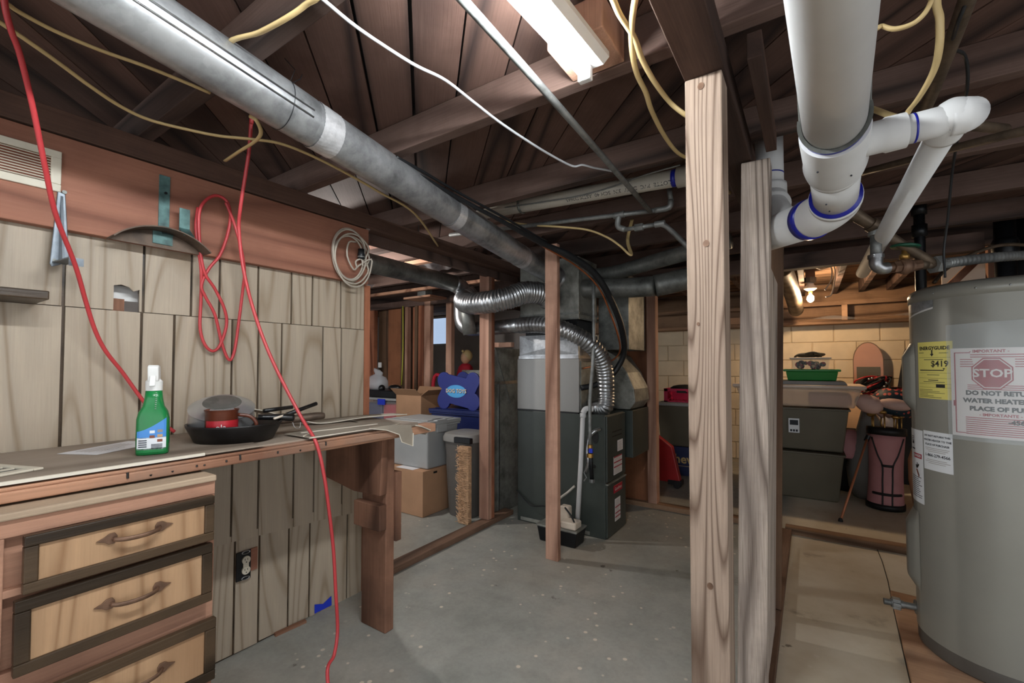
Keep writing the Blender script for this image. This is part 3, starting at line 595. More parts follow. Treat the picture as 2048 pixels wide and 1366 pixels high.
# refrigerant lines
t = thing('refrigerant_line', 'black insulated refrigerant line with copper tube looping to the coil case', 'pipe', (-1.38, 3.05, 1.0))
rl = spline([(-1.28,1.124,1.976),(-1.3,1.258,1.984),(-1.32,1.543,1.98),(-1.3,1.854,1.956),(-1.28,2.23,1.925),(-1.2,2.424,1.881),(-1.12,2.615,1.795),(-1.08,2.782,1.647),(-1.08,2.974,1.479),(-1.12,3.132,1.311),(-1.2,3.141,1.165),(-1.3,3.07,1.08),(-1.395,2.99,1.052)], 8)
b = B(); b.tube(rl, lambda i: .010 + .011 * min(1, max(0, (i - 22) / 16)), 14); obj('insulation', b, 'black_rubber', t, True)
cl = spline([(-1.285,2.238,1.913),(-1.2,2.493,1.839),(-1.12,2.654,1.724),(-1.09,2.806,1.551),(-1.1,2.997,1.359),(-1.16,3.077,1.274),(-1.26,3.07,1.227),(-1.395,3.017,1.194)], 8)
b = B(); b.tube(cl, .006, 8); obj('copper_tube', b, 'copper', t, True)
b = B(); b.tube([p + V((.006, 0, .022)) for p in rl[:34]], .006, 8); obj('control_cable', b, 'black_rubber', t, True)
# ---------------------------------------------------------------- things on the left wall
HX = WX + .04                                        # face of the header board
t = thing('air_register', 'cream louvred air register on the header board', 'vent', (HX + .005, .2, 1.77))
b = B(); y0, y1, z0, z1 = .06, .367, 1.772, 1.902
b.box(HX, HX + .009, y0, y1, z0, z0 + .024); b.box(HX, HX + .009, y0, y1, z1 - .022, z1); b.box(HX, HX + .009, y1 - .024, y1, z0 + .024, z1 - .022); b.box(HX, HX + .009, y0, y0 + .024, z0 + .024, z1 - .022)
obj('frame', b, 'vent_paint', t, bevel=.002)
src = None
for k in range(10):
    z = z0 + .0285 + k * .0084
    if src is None:
        b = B(); b.beam((HX + .005, y0 + .024, z), (HX + .005, y1 - .024, z), .008, .0022, (.5, 0, 1)); src = obj('louver', b, 'vent_paint', t)
    else: share('louver', src, WL[src] + V((0, 0, k * .0084)), t)
b = B(); b.box(HX - .0005, HX + .001, y0 + .02, y1 - .02, z0 + .02, z1 - .02); obj('cavity', b, 'brown_swatch', t)
# shelf bracket
t = thing('shelf_bracket', 'grey stamped steel shelf bracket hanging below the register', 'bracket', (HX + .03, .37, 1.52))
b = B()
b.prism([(.360, 1.775), (.378, 1.770), (.392, 1.552), (.352, 1.53), (.347, 1.54)][::-1], HX, HX + .006, Matrix(((0, 0, 1, 0), (1, 0, 0, 0), (0, 1, 0, 0), (0, 0, 0, 1)))); obj('back_plate', b, 'bracket_metal', t, bevel=.002)
b = B(); b.add([(HX + .004, .367, 1.77), (HX + .004, .373, 1.77), (HX + .055, .372, 1.548), (HX + .055, .366, 1.548), (HX + .004, .366, 1.545), (HX + .004, .374, 1.545)], [(0, 1, 2, 3), (0, 3, 4), (1, 5, 2), (3, 2, 5, 4), (0, 4, 5, 1)]); obj('rib', b, 'bracket_metal', t)
b = B(); b.beam((HX + .0, .369, 1.545), (HX + .115, .385, 1.548), .035, .004); b.beam((HX + .115, .385, 1.548), (HX + .112, .386, 1.525), .034, .003, (1, 0, 0)); obj('arm', b, 'bracket_metal', t)
b = B(); b.cyl((HX + .006, .357, 1.552), (HX + .008, .357, 1.552), .005, 10); b.cyl((HX + .002, .375, 1.775), (HX + .01, .375, 1.775), .006, 10); obj('screw', b, 'galv_dark', t)
b = B(); b.box(-2.028, -1.86, -.3, .327, 1.412, 1.438)
obj('wall_shelf', b, 'drawer_frame', label='dark plank shelf end against the panelling', cat='shelf', bevel=.003)
# curved hose hanger with two straps
t = thing('hose_hanger', 'curved sheet metal hose hanger with teal straps on the header board', 'hanger', (HX + .06, .63, 1.63))
ang = frange(math.radians(43), math.radians(137), 24); cy, cz, R = .618, 1.512, .197
def arc(a, x, rr=R): return V((x, cy + rr * math.cos(a), cz + rr * math.sin(a)))
b = B()
vs = []; 
for a in ang: vs += [arc(a, HX + .03), arc(a, HX + .105), arc(a, HX + .105, R - .004), arc(a, HX + .03, R - .004)]
fs = []
for i in range(len(ang) - 1):
    for k in range(4): fs.append((4 * i + k, 4 * i + (k + 1) % 4, 4 * i + 4 + (k + 1) % 4, 4 * i + 4 + k))
fs += [(0, 1, 2, 3), (4 * len(ang) - 1, 4 * len(ang) - 2, 4 * len(ang) - 3, 4 * len(ang) - 4)]
b.add(vs, fs); obj('trough', b, 'rust_metal', t, 'auto')
b = B(); out = [(arc(a, 0).y, arc(a, 0).z) for a in ang]
b.prism(out, HX + .028, HX + .031, Matrix(((0, 0, 1, 0), (1, 0, 0, 0), (0, 1, 0, 0), (0, 0, 0, 1)))); obj('back_plate', b, 'rust_metal', t)
for y, z0, z1, x in ((.642, 1.70, 1.925, HX), (.69, 1.70, 1.805, HX + .05)):
    b = B(); b.box(x, x + .004, y - .017, y + .017, z0 + .02, z1); b.beam((x + .002, y, z0 + .03), (x + .045, y, z0 - .005), .034, .003, (1, 0, 0)); obj('strap', b, 'teal_paint', t, bevel=.001)
b = B(); b.cyl((HX + .004, .645, 1.86), (HX + .008, .645, 1.86), .005, 10); obj('screw', b, 'black_paint', t)
b = B(); b.box(HX + .03, HX + .035, .60, .66, 1.66, 1.705); b.beam((HX, .64, 1.70), (HX + .032, .64, 1.695), .03, .004); obj('spacer', b, 'teal_paint', t)
# red cords
b = B(); b.tube(spline([(-1.44, .17, 2.10)] + [(-1.47,0.174,2.028),(-1.5,0.189,1.983),(-1.53,0.208,1.948),(-1.6,0.242,1.862),(-1.68,0.28,1.744),(-1.76,0.317,1.643),(-1.86,0.38,1.525),(-1.92,0.42,1.42),(-1.95,0.45,1.335),(-1.97,0.483,1.267),(-1.99,0.534,1.194),(-2,0.595,1.094),(-2,0.64,1.032),(-2,0.664,0.997),(-1.995,0.693,0.968)], 8), .0062, 10)
obj('extension_cord', b, 'red_cord', label='red cord slanting down the panelling to behind the spray bottle', cat='cord', smooth=True)
b = B()
mc = [(-1.62,0.772,2.199),(-1.64,0.78,2.107),(-1.68,0.793,2),(-1.71,0.796,1.917),(-1.75,0.799,1.805),(-1.78,0.809,1.729),(-1.78,0.828,1.58),(-1.74,0.853,1.409),(-1.68,0.89,1.235),(-1.58,0.942,1.034),(-1.5,0.957,0.938),(-1.475,0.974,0.82),(-1.475,0.996,0.688),(-1.48,1.02,0.534),(-1.48,1.031,0.384),(-1.48,1.041,0.233),(-1.46,1.014,0.163),(-1.43,0.967,0.143)]
mc += [(-1.36, .93, .03), (-1.26, .80, .007), (-1.1, .66, .006), (-.9, .3, .006)]
b.tube(spline([(mc[0][0], mc[0][1], 2.07)] + mc, 8), .0062, 10)
obj('extension_cord', b, 'red_cord', label='red cord hanging from the duct, over the bench edge to the floor', cat='cord', smooth=True)
b = B()
b.tube(spline([(-1.965,0.743,1.831),(-1.965,0.738,1.742),(-1.97,0.76,1.591),(-2,0.773,1.477),(-2,0.772,1.368),(-2,0.789,1.303),(-2,0.818,1.276),(-2,0.845,1.302),(-1.99,0.863,1.384),(-1.98,0.85,1.448),(-1.975,0.812,1.524),(-1.965,0.77,1.582),(-1.955,0.749,1.675),(-1.95,0.741,1.799),(-1.95,0.761,1.859),(-1.95,0.799,1.893),(-1.95,0.837,1.883),(-1.95,0.853,1.83),(-1.955,0.845,1.747),(-1.96,0.821,1.661),(-1.97,0.786,1.599),(-1.98,0.766,1.534),(-1.985,0.781,1.493),(-1.99,0.82,1.421),(-2,0.852,1.306),(-2,0.88,1.241),(-2,0.9,1.279),(-1.99,0.911,1.409),(-1.97,0.914,1.53),(-1.94,0.906,1.603),(-1.93,0.89,1.682),(-1.93,0.864,1.778),(-1.94,0.847,1.837),(-1.945,0.833,1.874)], 7), .0058, 10)
obj('cord_loop', b, 'red_cord', label='red cord bundled in figure eight loops hung on the header board', cat='cord', smooth=True)
# coil of beige cord
t = thing('cord_coil', 'coil of beige cord with a black plug on the header board end', 'cord', (HX + .02, 1.44, 1.62))
co = []
for i in range(5):
    for k in range(16):
        a = 2 * math.pi * k / 16 + i * .15; ry = .098 + .014 * math.sin(i * 2.1); rz = .125 + .014 * math.cos(i * 1.7)
        co.append(V((HX + .012 + .006 * i + .004 * math.sin(a * 2), 1.435 + .012 * math.sin(i * 1.9) + ry * math.cos(a), 1.775 + .014 * math.cos(i * 2.3) + rz * math.sin(a))))
co += [V((HX + .03, 1.48, 1.74)), V((HX + .03, 1.45, 1.715)), V((HX + .03, 1.41, 1.78)), V((HX + .03, 1.42, 1.85)), V((HX + .035, 1.46, 1.86))]
b = B(); b.tube(spline(co, 3), .0045, 8); obj('cord', b, 'beige_cord', t, True)
b = B(); b.tube(spline([(HX + .03, 1.47, 1.73), (HX + .03, 1.463, 1.76), (HX + .04, 1.49, 1.775), (HX + .04, 1.5, 1.74)], 5), .0045, 8); obj('tail', b, 'beige_cord', t, True)
b = B(); b.lathe([(.012, 0), (.019, .005), (.019, .03), (.016, .036), (.016, .055)], (HX + .035, 1.492, 1.775), None, 14); obj('plug', b, 'black_rubber', t, True)
b = B(); b.lathe([(.0195, .0), (.0195, .006)], (HX + .035, 1.492, 1.785), None, 14); obj('plug_ring', b, 'galv_pipe', t, True)
# outlet and tape low on the wall
t = thing('wall_outlet', 'black outlet plate with a pale double receptacle under the bench', 'outlet', (WX, .965, .30))
b = B(); b.box(WX + .003, WX + .012, .932, .990, .305, .425); obj('box_plate', b, 'black_paint', t, bevel=.002)
b = B(); b.box(WX + .002, WX + .006, .990, 1.02, .33, .425); obj('cutout', b, 'header_wood', t)
b = B()
for z in (.345, .388): b.cyl((WX + .012, .968, z), (WX + .019, .968, z), .017, 16)
b.box(WX + .012, WX + .017, .957, .979, .335, .398); rc = obj('receptacle', b, 'vent_paint', t)
b = B()
for z in (.345, .388): b.box(WX + .0185, WX + .0195, .961, .963, z, z + .008); b.box(WX + .0185, WX + .0195, .972, .974, z, z + .008); b.cyl((WX + .0185, .968, z - .008), (WX + .0195, .968, z - .008), .0025, 8)
obj('slot', b, 'ink_black', rc)
b = B()
for z in (.312, .42):
    b = B(); b.tube([(WX + .014, .968 + .016 * math.cos(a), z + .006 * math.sin(a)) for a in frange(0, 6.28, 12)], .002, 6); obj('mounting_ear', b, 'galv_bright', t)
b = B(); b.prism([(1.297, .008), (1.39, .008), (1.388, .055), (1.343, .035), (1.297, .052)], WX + .0022, WX + .0035, Matrix(((0, 0, 1, 0), (1, 0, 0, 0), (0, 1, 0, 0), (0, 0, 0, 1))))
obj('painters_tape', b, 'tape_blue', label='blue painters tape piece at the foot of the panelling', cat='tape')
b = B(); b.beam((WX + .008, 1.10, .006), (WX + .02, 1.24, .006), .02, .012); obj('wood_scrap', b, 'fascia_wood', label='thin splintered wood scrap at the panelling foot', cat='wood scrap')
# ---------------------------------------------------------------- workbench
BX = -1.505; BZ = .955
t = thing('workbench', 'old wooden workbench along the panelled wall', 'workbench', (-1.77, .6, 0))
b = B(); b.box(WX + .006, BX - .03, -1.0, 1.50, .934, BZ - .004); obj('bench_top', b, 'bench_wood', t, bevel=.002)
b = B(); b.box(BX - .034, BX, -1.0, 1.345, .908, .934); b.box(BX - .034, BX - .003, -1.0, 1.345, .934, .9445); obj('front_rail', b, 'fascia_wood', t, bevel=.004)
b = B(); b.box(BX - .11, BX - .036, 1.0, 1.625, .893, .933); obj('inner_rail', b, 'fascia_wood', t, bevel=.004)
b = B(); b.box(WX + .006, BX - .001, -1.0, .78, BZ - .0035, BZ + .0005); tp = obj('top_sheet', b, 'bench_wood', t, bevel=.001)
b = B(); b.box(BX - .006, BX + .002, -1.0, .60, BZ - .005, BZ + .003); obj('edge_strip', b, 'laminate_edge', tp)
b = B(); b.box(-1.79, -1.62, 1.385, 1.435, 0.0, .893); obj('leg', b, 'leg_wood', t, bevel=.005)
b = B(); b.prism([(-2.02, .893), (-2.02, .66), (-1.80, .625), (-1.615, .63), (-1.60, .893)], 1.345, 1.383, Matrix(((1, 0, 0, 0), (0, 0, 1, 0), (0, 1, 0, 0), (0, 0, 0, 1)))); obj('gusset', b, 'leg_wood', t, bevel=.003)
b = B(); b.box(-1.80, -1.615, 1.345, 1.384, .47, .585); b.box(-1.80, -1.61, 1.436, 1.47, .40, .72); obj('brace_block', b, 'leg_wood', t, bevel=.004)
b = B()
for y in (-.2, .42, .47, .52, .58, .60, .66, .70, .82, .90, 1.0): b.cyl((BX - .001, y, .916 + random.random() * .02), (BX + .0008, y, .92), .003, 8)
obj('nail_hole', b, 'ink_black', t)
# loose laminate offcuts on the bench end
t = thing('laminate_strip', 'long curved laminate strip drooping off the bench end', 'laminate', (-1.75, 1.3, BZ))
ls = spline([V(p) for p in [(-1.9,0.902,1.046),(-1.89,0.973,1.028),(-1.88,1.053,0.999),(-1.86,1.132,0.972),(-1.83,1.211,0.957)]] + [V((-1.80, 1.42, .966)), V((-1.74, 1.62, .965))], 6)
def strip(u, v):
    p = ls[min(len(ls) - 1, int(round(u * (len(ls) - 1))))]; return p + V((-.075 * v, -.03 * v, .004 * v))
b = B(); b.grid(strip, len(ls) - 1, 2); obj('sheet', b, ['laminate'], t, True, solid=.003)
b = B(); b.tube([p + V((.001, 0, 0)) for p in ls], .0024, 6); obj('edge', b, 'laminate_edge', t)
t = thing('laminate_offcut', 'grey laminate offcut with a notched corner hanging over the bench end', 'laminate', (-1.62, 1.3, BZ))
def oz(x, y): return BZ + .002 - (max(0, y - 1.36) ** 2) * 1.2
outl = [(-1.90, 1.62), (-1.62, 1.63), (-1.515, 1.56), (-1.515, 1.50), (-1.59, 1.44), (-1.51, 1.30), (-1.50, .93), (-1.66, .93), (-1.72, 1.32), (-1.86, 1.34)]
b = B(); n = len(outl); b.add([(x, y, oz(x, y)) for x, y in outl], [tuple(range(n))]); obj('sheet', b, 'laminate', t, solid=.003)
b = B(); b.tube([(x + .001, y, oz(x, y)) for x, y in outl[1:7]], .0022, 6); obj('edge', b, 'laminate_edge', t)
b = B(); b.beam((-1.62, 1.02, BZ + .006), (-1.535, .93, BZ + .006), .004, .003); b.beam((-1.62, .97, BZ + .006), (-1.58, 1.3, BZ + .007), .004, .003); obj('edging', b, 'laminate_edge', t)
tb = [(-1.494,1.186,0.962),(-1.494,1.274,0.945),(-1.494,1.346,0.917),(-1.494,1.36,0.883),(-1.494,1.426,0.855),(-1.494,1.428,0.913),(-1.494,1.416,0.951),(-1.494,1.323,0.963),(-1.494,1.242,0.964)]
b = B(); b.add(tb, [tuple(range(len(tb)))]); obj('hanging_tab', b, 'laminate', t, solid=.003)
b = B(); b.tube([V(p) + V((.002, 0, 0)) for p in tb[:6]], .0022, 6); obj('edge', b, 'laminate_edge', t)
# drawer cabinet under the bench
CX_ = -1.45
t = thing('drawer_cabinet', 'rough drawer cabinet with dark framed drawers under the bench', 'cabinet', (-1.7, .3, 0))
b = B(); b.box(-1.98, CX_ - .02, -.45, .60, 0, .862); obj('carcass', b, 'cabinet_wood', t)
b = B(); b.box(-1.98, CX_ + .012, -.45, .606, .884, .9015); obj('top_board', b, 'cabinet_top_wood', t, bevel=.004)
b = B(); b.box(CX_ - .02, CX_ + .002, -.45, .606, .845, .883); obj('top_rail', b, 'cabinet_wood', t, bevel=.002)
for z0, z1 in ((.715, .732), (.49, .556), (.30, .353), (0, .20)):
    b = B(); b.box(CX_ - .02, CX_, .19, .604, z0, z1); obj('rail', b, 'cabinet_wood', t, bevel=.002)
b = B(); b.box(CX_ - .02, CX_ + .001, -.45, .198, 0, .845); obj('stile', b, 'cabinet_wood', t, bevel=.002)
b = B(); b.box(CX_ - .02, CX_ + .001, .588, .606, 0, .845); obj('stile', b, 'cabinet_wood', t, bevel=.002)
DX = -1.437
def drawer(y0, y1, z0, z1, fr, hz, hy, tilt):
    Md = Matrix.Translation((DX, (y0 + y1) / 2, (z0 + z1) / 2)) @ Matrix.Rotation(tilt, 4, 'X') @ Matrix.Rotation(.004, 4, 'Z')
    W2, H2 = (y1 - y0) / 2, (z1 - z0) / 2
    b = B(); b.box(0, .012, -W2 + fr, W2 - fr, -H2 + fr, H2 - fr, Md); d = obj('drawer', b, 'drawer_wood', t)
    b = B()
    for q in ((-W2, W2, H2 - fr, H2), (-W2, W2, -H2, -H2 + fr), (-W2, -W2 + fr, -H2 + fr, H2 - fr), (W2 - fr, W2, -H2 + fr, H2 - fr)): b.box(0, .019, q[0], q[1], q[2], q[3], Md)
    obj('frame', b, 'drawer_frame', d, bevel=.003)
    # ornate pull: two hearts on a bowed bail
    hw = .047; h = None
    for sgn in (-1, 1):
        o2 = [(sgn * (hw + .031), 0), (sgn * (hw + .016), .006), (sgn * (hw + .007), .013), (sgn * (hw - .004), .013), (sgn * (hw - .009), .005), (sgn * (hw - .009), -.005), (sgn * (hw - .004), -.013), (sgn * (hw + .007), -.013), (sgn * (hw + .016), -.006)]
        b = B()
        if sgn > 0: o2 = o2[::-1]
        b.prism([(hy + u, hz + v) for u, v in o2][::-1], .0125, .017, Md @ Matrix(((0, 0, 1, 0), (1, 0, 0, 0), (0, 1, 0, 0), (0, 0, 0, 1))))
        b.ball(Md @ V((.018, hy + sgn * hw, hz)), .004, 8); obj('handle_plate', b, 'bronze', d, bevel=.0015)
    b = B(); b.tube([Md @ V((.018 + .022 * math.sin(a), hy - hw * math.cos(a), hz - .004 * math.sin(a))) for a in frange(.1, 3.04, 12)], .0058, 8, flat=.6); obj('handle', b, 'bronze', d, True)
drawer(.222, .594, .722, .848, .024, .012, .01, .0)
drawer(.211, .592, .552, .714, .026, .008, .015, .004)
drawer(.215, .604, .33, .502, .028, .012, .02, -.003)
# ---------------------------------------------------------------- things on the bench
t = thing('floor_register', 'tan floor register lying at the bench corner', 'vent', (-1.7, .17, BZ))
b = B(); Mr = Matrix.Translation((-1.73, .13, BZ + .001)) @ Matrix.Rotation(.35, 4, 'Z')
for q in ((-.16, .16, .085, .105), (-.16, .16, -.105, -.085), (-.16, -.14, -.085, .085), (.14, .16, -.085, .085)): b.box(q[0], q[1], q[2], q[3], 0, .006, Mr)
obj('frame', b, 'vent_paint', t, bevel=.002)
for k in range(7): b = B(); b.box(-.13 + k * .042, -.118 + k * .042, -.085, .085, 0, .004, Mr); obj('bar', b, 'vent_paint', t)
b = B(); b.box(-.14, .14, -.085, .085, 0, .001, Mr); obj('damper', b, 'black_paint', t)
t = thing('paper_flyer', 'white paper flyer lying on the bench by the bottle', 'paper', (-1.85, .48, BZ))
Mp = Matrix.Translation((-1.86, .475, BZ + .0015)) @ Matrix.Rotation(math.radians(-62), 4, 'Z')
b = B(); b.box(-.11, .11, -.055, .075, 0, .0012, Mp); fy_ = obj('sheet', b, 'paper', t)
b = B(); text(b, 'Oregon', .026, lambda u, v: Mp @ V((u + .03, v + .035, .0014))); [b.box(-.06, .08, -.03 + k * .014, -.026 + k * .014, .0012, .0014, Mp) for k in range(4)]; obj('print', b, 'grey_swatch', fy_)
# spray bottle
bc = V((-1.63, .512, BZ + .001))
t = thing('spray_bottle', 'green cleaner spray bottle with white trigger on the bench', 'bottle', bc)
Mb = Matrix.Rotation(math.radians(64), 3, 'Z')
def rr_(w_, d, p=3.2, n=28): return [(abs(math.cos(a)) ** (2 / p) * math.copysign(w_, math.cos(a)), abs(math.sin(a)) ** (2 / p) * math.copysign(d, math.sin(a))) for a in [2 * math.pi * k / n for k in range(n)]]
def loft(b, secs, c, M, n=28):
    vs = []
    for z, w_, d, p in secs: vs += [V(c) + M @ V((x, y, z)) for x, y in rr_(w_, d, p, n)]
    fs = [(i * n + k, i * n + (k + 1) % n, (i + 1) * n + (k + 1) % n, (i + 1) * n + k) for i in range(len(secs) - 1) for k in range(n)] + [tuple(range(n - 1, -1, -1)), tuple((len(secs) - 1) * n + k for k in range(n))]
    b.add(vs, fs)
b = B(); loft(b, [(0, .036, .022, 3.5), (.004, .039, .025, 3.5), (.05, .0395, .0255, 3.5), (.105, .039, .025, 3.2), (.125, .035, .024, 3), (.142, .026, .021, 2.6), (.165, .022, .019, 2.2), (.19, .020, .018, 2)], bc, Mb); bo = obj('bottle', b, 'bottle_green', t, True)
def bfn(u, v): 
    k = max(-1, min(1, u / .034)); return bc + Mb @ V((u, -.0262 + .006 * abs(k) ** 4, v))
b = B(); out = [(-.033, .012), (.033, .012), (.034, .108), (.025, .098), (.0, .082), (-.033, .068)]
b.grid(lambda u, v: bfn(-.034 + .068 * u, .05 + v * (.02 + .038 * u ** 1.5)), 12, 4); lb = obj('label', b, 'label_blue', bo)
b = B(); b.grid(lambda u, v: bfn(-.034 + .068 * u, .016 + v * .036), 12, 3); obj('label_lower', b, 'label_white', bo)
b = B(); b.grid(lambda u, v: bfn(-.034 + .068 * u, .008 + v * .012), 12, 2); obj('label_foot', b, 'bottle_green', bo)
for i, (u, v, m) in enumerate(((.002, .068, 'label_white'), (.02, .07, 'grey_swatch'), (.002, .054, 'brown_swatch'), (.02, .056, 'tan_swatch'), (.002, .040, 'label_white'), (.02, .042, 'brown_swatch'))):
    b = B(); b.grid(lambda a, c: bfn(u - .006 + .012 * a, v - .004 + .008 * c) + Mb @ V((0, -.0006, 0)), 3, 1); obj('swatch', b, m, bo)
b = B()
for k in range(7): b.grid(lambda a, c: bfn(.0 + .026 * a, .018 + k * .0022 + .0012 * c) + Mb @ V((0, -.0006, 0)), 3, 1)
for k in range(4): b.grid(lambda a, c: bfn(-.03 + .02 * a, .024 + k * .006 + .003 * c) + Mb @ V((0, -.0006, 0)), 3, 1)
obj('print', b, 'ink_dark', bo)
b = B()
for k in range(9): b.box(*(lambda q: (q.x - .004, q.x + .004, q.y - .0006, q.y + .0006, q.z, q.z + .0012))(bc + Mb @ V((.008, -.0205 - max(0, (.165 - .14 - k * .0055)) * .2, .135 + k * .0058))))
obj('scale_mark', b, 'white_plastic', bo)
b = B(); loft(b, [(.188, .0205, .0205, 2), (.215, .021, .021, 2), (.222, .015, .015, 2)], bc, Mb); obj('collar', b, 'white_plastic', t, 'auto')
b = B(); b.prism([(-.016, .215), (.02, .215), (.022, .235), (.012, .262), (-.014, .264), (-.022, .258), (-.02, .24)], -.013, .013, Matrix.Translation(bc) @ Mb.to_4x4() @ Matrix(((0, 0, 1, 0), (1, 0, 0, -.004), (0, 1, 0, 0), (0, 0, 0, 1)))); obj('head', b, 'white_plastic', t, bevel=.003)
b = B(); b.prism([(-.022, .232), (-.018, .232), (-.028, .20), (-.032, .203)], -.007, .007, Matrix.Translation(bc) @ Mb.to_4x4() @ Matrix(((0, 0, 1, 0), (1, 0, 0, -.004), (0, 1, 0, 0), (0, 0, 0, 1)))); obj('trigger', b, 'white_plastic', t, bevel=.002)
# skillet, mug and pans
kc = V((-1.715, .78, BZ + .001))
t = thing('iron_skillet', 'black cast iron skillet holding the mug and pans', 'skillet', kc)
b = B(); b.lathe([(.001, .006), (.115, .006), (.142, .058), (.149, .060), (.148, .054), (.122, .0), (.001, 0)][::-1], kc, None, 40); obj('pan', b, 'cast_iron', t, True)
b = B(); b.tube(spline([kc + V((.03, .135, .05)), kc + V((.055, .20, .056)), kc + V((.075, .27, .06)), kc + V((.083, .295, .06))], 5), lambda i: .012 + .004 * math.sin(i / 15 * 3.1), 10, flat=1.3); obj('handle', b, 'rust_metal', t, True)
mc_ = kc + V((.045, -.065, .008))
t = thing('tin_mug', 'brown tin mug with a red label sitting in the skillet', 'mug', mc_)
b = B(); b.lathe([(.001, 0), (.046, 0), (.048, .004), (.048, .096), (.052, .105), (.050, .105), (.045, .095), (.045, .006), (.001, .006)], mc_, None, 32); obj('cup', b, 'mug_brown', t, 'auto')
b = B(); b.grid(lambda u, v: mc_ + V((.0486 * math.cos(-1.5 + 2.6 * u), .0486 * math.sin(-1.5 + 2.6 * u), .028 + v * .042)), 20, 2); lb = obj('label', b, 'mug_red', t, True)
b = B(); text(b, 'ola', .026, lambda u, v: mc_ + V((.0491 * math.cos(-.45 + u / .048), .0491 * math.sin(-.45 + u / .048), .048 + v))); obj('lettering', b, 'paper', lb)
b = B(); b.tube(spline([mc_ + V((.025, .04, .085)), mc_ + V((.042, .075, .075)), mc_ + V((.05, .09, .045)), mc_ + V((.035, .07, .02))], 5), .006, 8, flat=.6); obj('handle', b, 'mug_brown', t, True)
pc = kc + V((-.055, -.02, .032))
t = thing('saucepan', 'shiny steel pan leaning upside down in the skillet', 'pan', pc)
Mt = (Matrix.Rotation(math.radians(10), 3, 'X') @ Matrix.Rotation(math.radians(20), 3, 'Y'))
b = B(); b.lathe([(.10, 0), (.103, .004), (.098, .05), (.102, .055), (.092, .062), (.07, .074), (.062, .076), (.001, .074)], pc + V((0, 0, .028)), Mt, 40); obj('bowl', b, 'steel', t, 'auto')
b = B(); b.lathe([(.001, .0765), (.056, .0775), (.06, .0755)], pc + V((0, 0, .028)), Mt, 32); obj('base_disc', b, 'galv_dark', t, True)
b = B(); b.tube(spline([pc + V((.07, .09, .04)), pc + V((.10, .16, .035)), pc + V((.112, .20, .03))], 4), lambda i: .010 + .0007 * i, 10, flat=1.5); obj('handle', b, 'bakelite', t, True)
b = B(); b.tube(spline([pc + V((.112, .195, .022)), pc + V((.118, .205, -.008)), pc + V((.118, .225, -.01)), pc + V((.114, .23, .022))], 5), .0015, 6); obj('hanging_loop', b, 'steel', t, True)
t = thing('frying_pan_handle', 'long black pan handle sticking out of the skillet pile', 'pan', kc + V((-.02, .12, .05)))
b = B(); b.cyl(kc + V((.05, .16, .075)), kc + V((.02, .30, .105)), .008, 12); obj('grip', b, 'bakelite', t, True)
b = B(); b.cyl(kc + V((.07, .10, .066)), kc + V((.05, .16, .075)), .0045, 10); obj('shank', b, 'lid_white', t, True)
b = B(); b.cyl(kc + V((-.06, .13, .085)), kc + V((-.09, .26, .088)), .008, 12); obj('kitchen_handle', b, 'bakelite', label='short black utensil handle behind the skillet pile', cat='utensil', smooth=True)
# ---------------------------------------------------------------- cables and pipes under the ceiling
def cable(name, mat, r, pts, label, cat='cable', n=8, flat=1.0, ext=0):
    if ext: d = V(pts[0]) - V(pts[1]); d.z = 0; pts = [V(pts[0]) + d.normalized() * ext * q for q in (1, .6, .3, .12, .04)] + list(pts)
    b = B(); b.tube(spline(pts, n), r, 8, flat=flat); return obj(name, b, mat, label=label, cat=cat, smooth=True)
cable('conduit_pipe', 'galv_pipe', .0115, [(-.53, -2.4, 2.02), (-.61, .4, 2.02), (-.635, 1.2, 2.022), (-.672, 2.29, 2.012)], 'straight galvanized conduit under the joists beside the lamp', 'pipe', 3)
cable('white_cable', 'white_cable', .0042, [(-0.884,0.569,2.03),(-0.89,0.648,2.03),(-0.884,0.725,2.028),(-0.863,0.823,2.02),(-0.847,0.924,2.028),(-0.843,1.042,2.025),(-0.837,1.179,2.02),(-0.819,1.339,2.015),(-0.807,1.483,2.02),(-0.783,1.608,2.022),(-0.751,1.634,2.028),(-0.722,1.692,2.03),(-0.671,1.783,2.036)], 'thin white cable stapled across the joists', ext=1.8)
cable('yellow_cable', 'yellow_cable', .0042, [(-1.55,0.178,2.015),(-1.576,0.23,2.01),(-1.613,0.29,2.005),(-1.661,0.359,2),(-1.704,0.436,1.995),(-1.712,0.511,1.99),(-1.677,0.607,1.99),(-1.637,0.679,1.99),(-1.584,0.75,1.995),(-1.539,0.829,2),(-1.531,0.938,2),(-1.554,1.104,2),(-1.604,1.322,2),(-1.662,1.593,1.99)] + [(-1.98, 2.1, 1.985)], 'long sagging yellow cable between duct and header board', n=6, flat=1.6, ext=1.2)
cable('yellow_cable', 'yellow_cable', .004, [(-1.484,0.181,2.03),(-1.496,0.201,2.03),(-1.509,0.261,2.03),(-1.505,0.342,2.03),(-1.485,0.429,2.03),(-1.476,0.507,2.03),(-1.472,0.582,2.03)], 'yellow cable passing above the round duct', n=6, flat=1.6, ext=1.2)
cable('yellow_cable', 'yellow_cable', .004, [(-1.823,0.775,1.99),(-1.671,0.758,1.98),(-1.557,0.753,1.98),(-1.489,0.739,1.985),(-1.454,0.706,2),(-1.483,0.701,2.02)], 'short looped yellow cable under the taped duct joint', n=6, flat=1.6)
cable('yellow_cable', 'yellow_cable', .0048, [(-1.32, .7, 2.09)] + [(-1.211,0.521,2.03),(-1.087,0.533,2.02),(-0.996,0.544,2.02),(-0.932,0.554,2.03),(-0.866,0.548,2.035)] + [(-.80, .46, 2.1), (-.78, .44, 2.16)], 'curved yellow cable over the near end of the duct', n=6, flat=1.6)
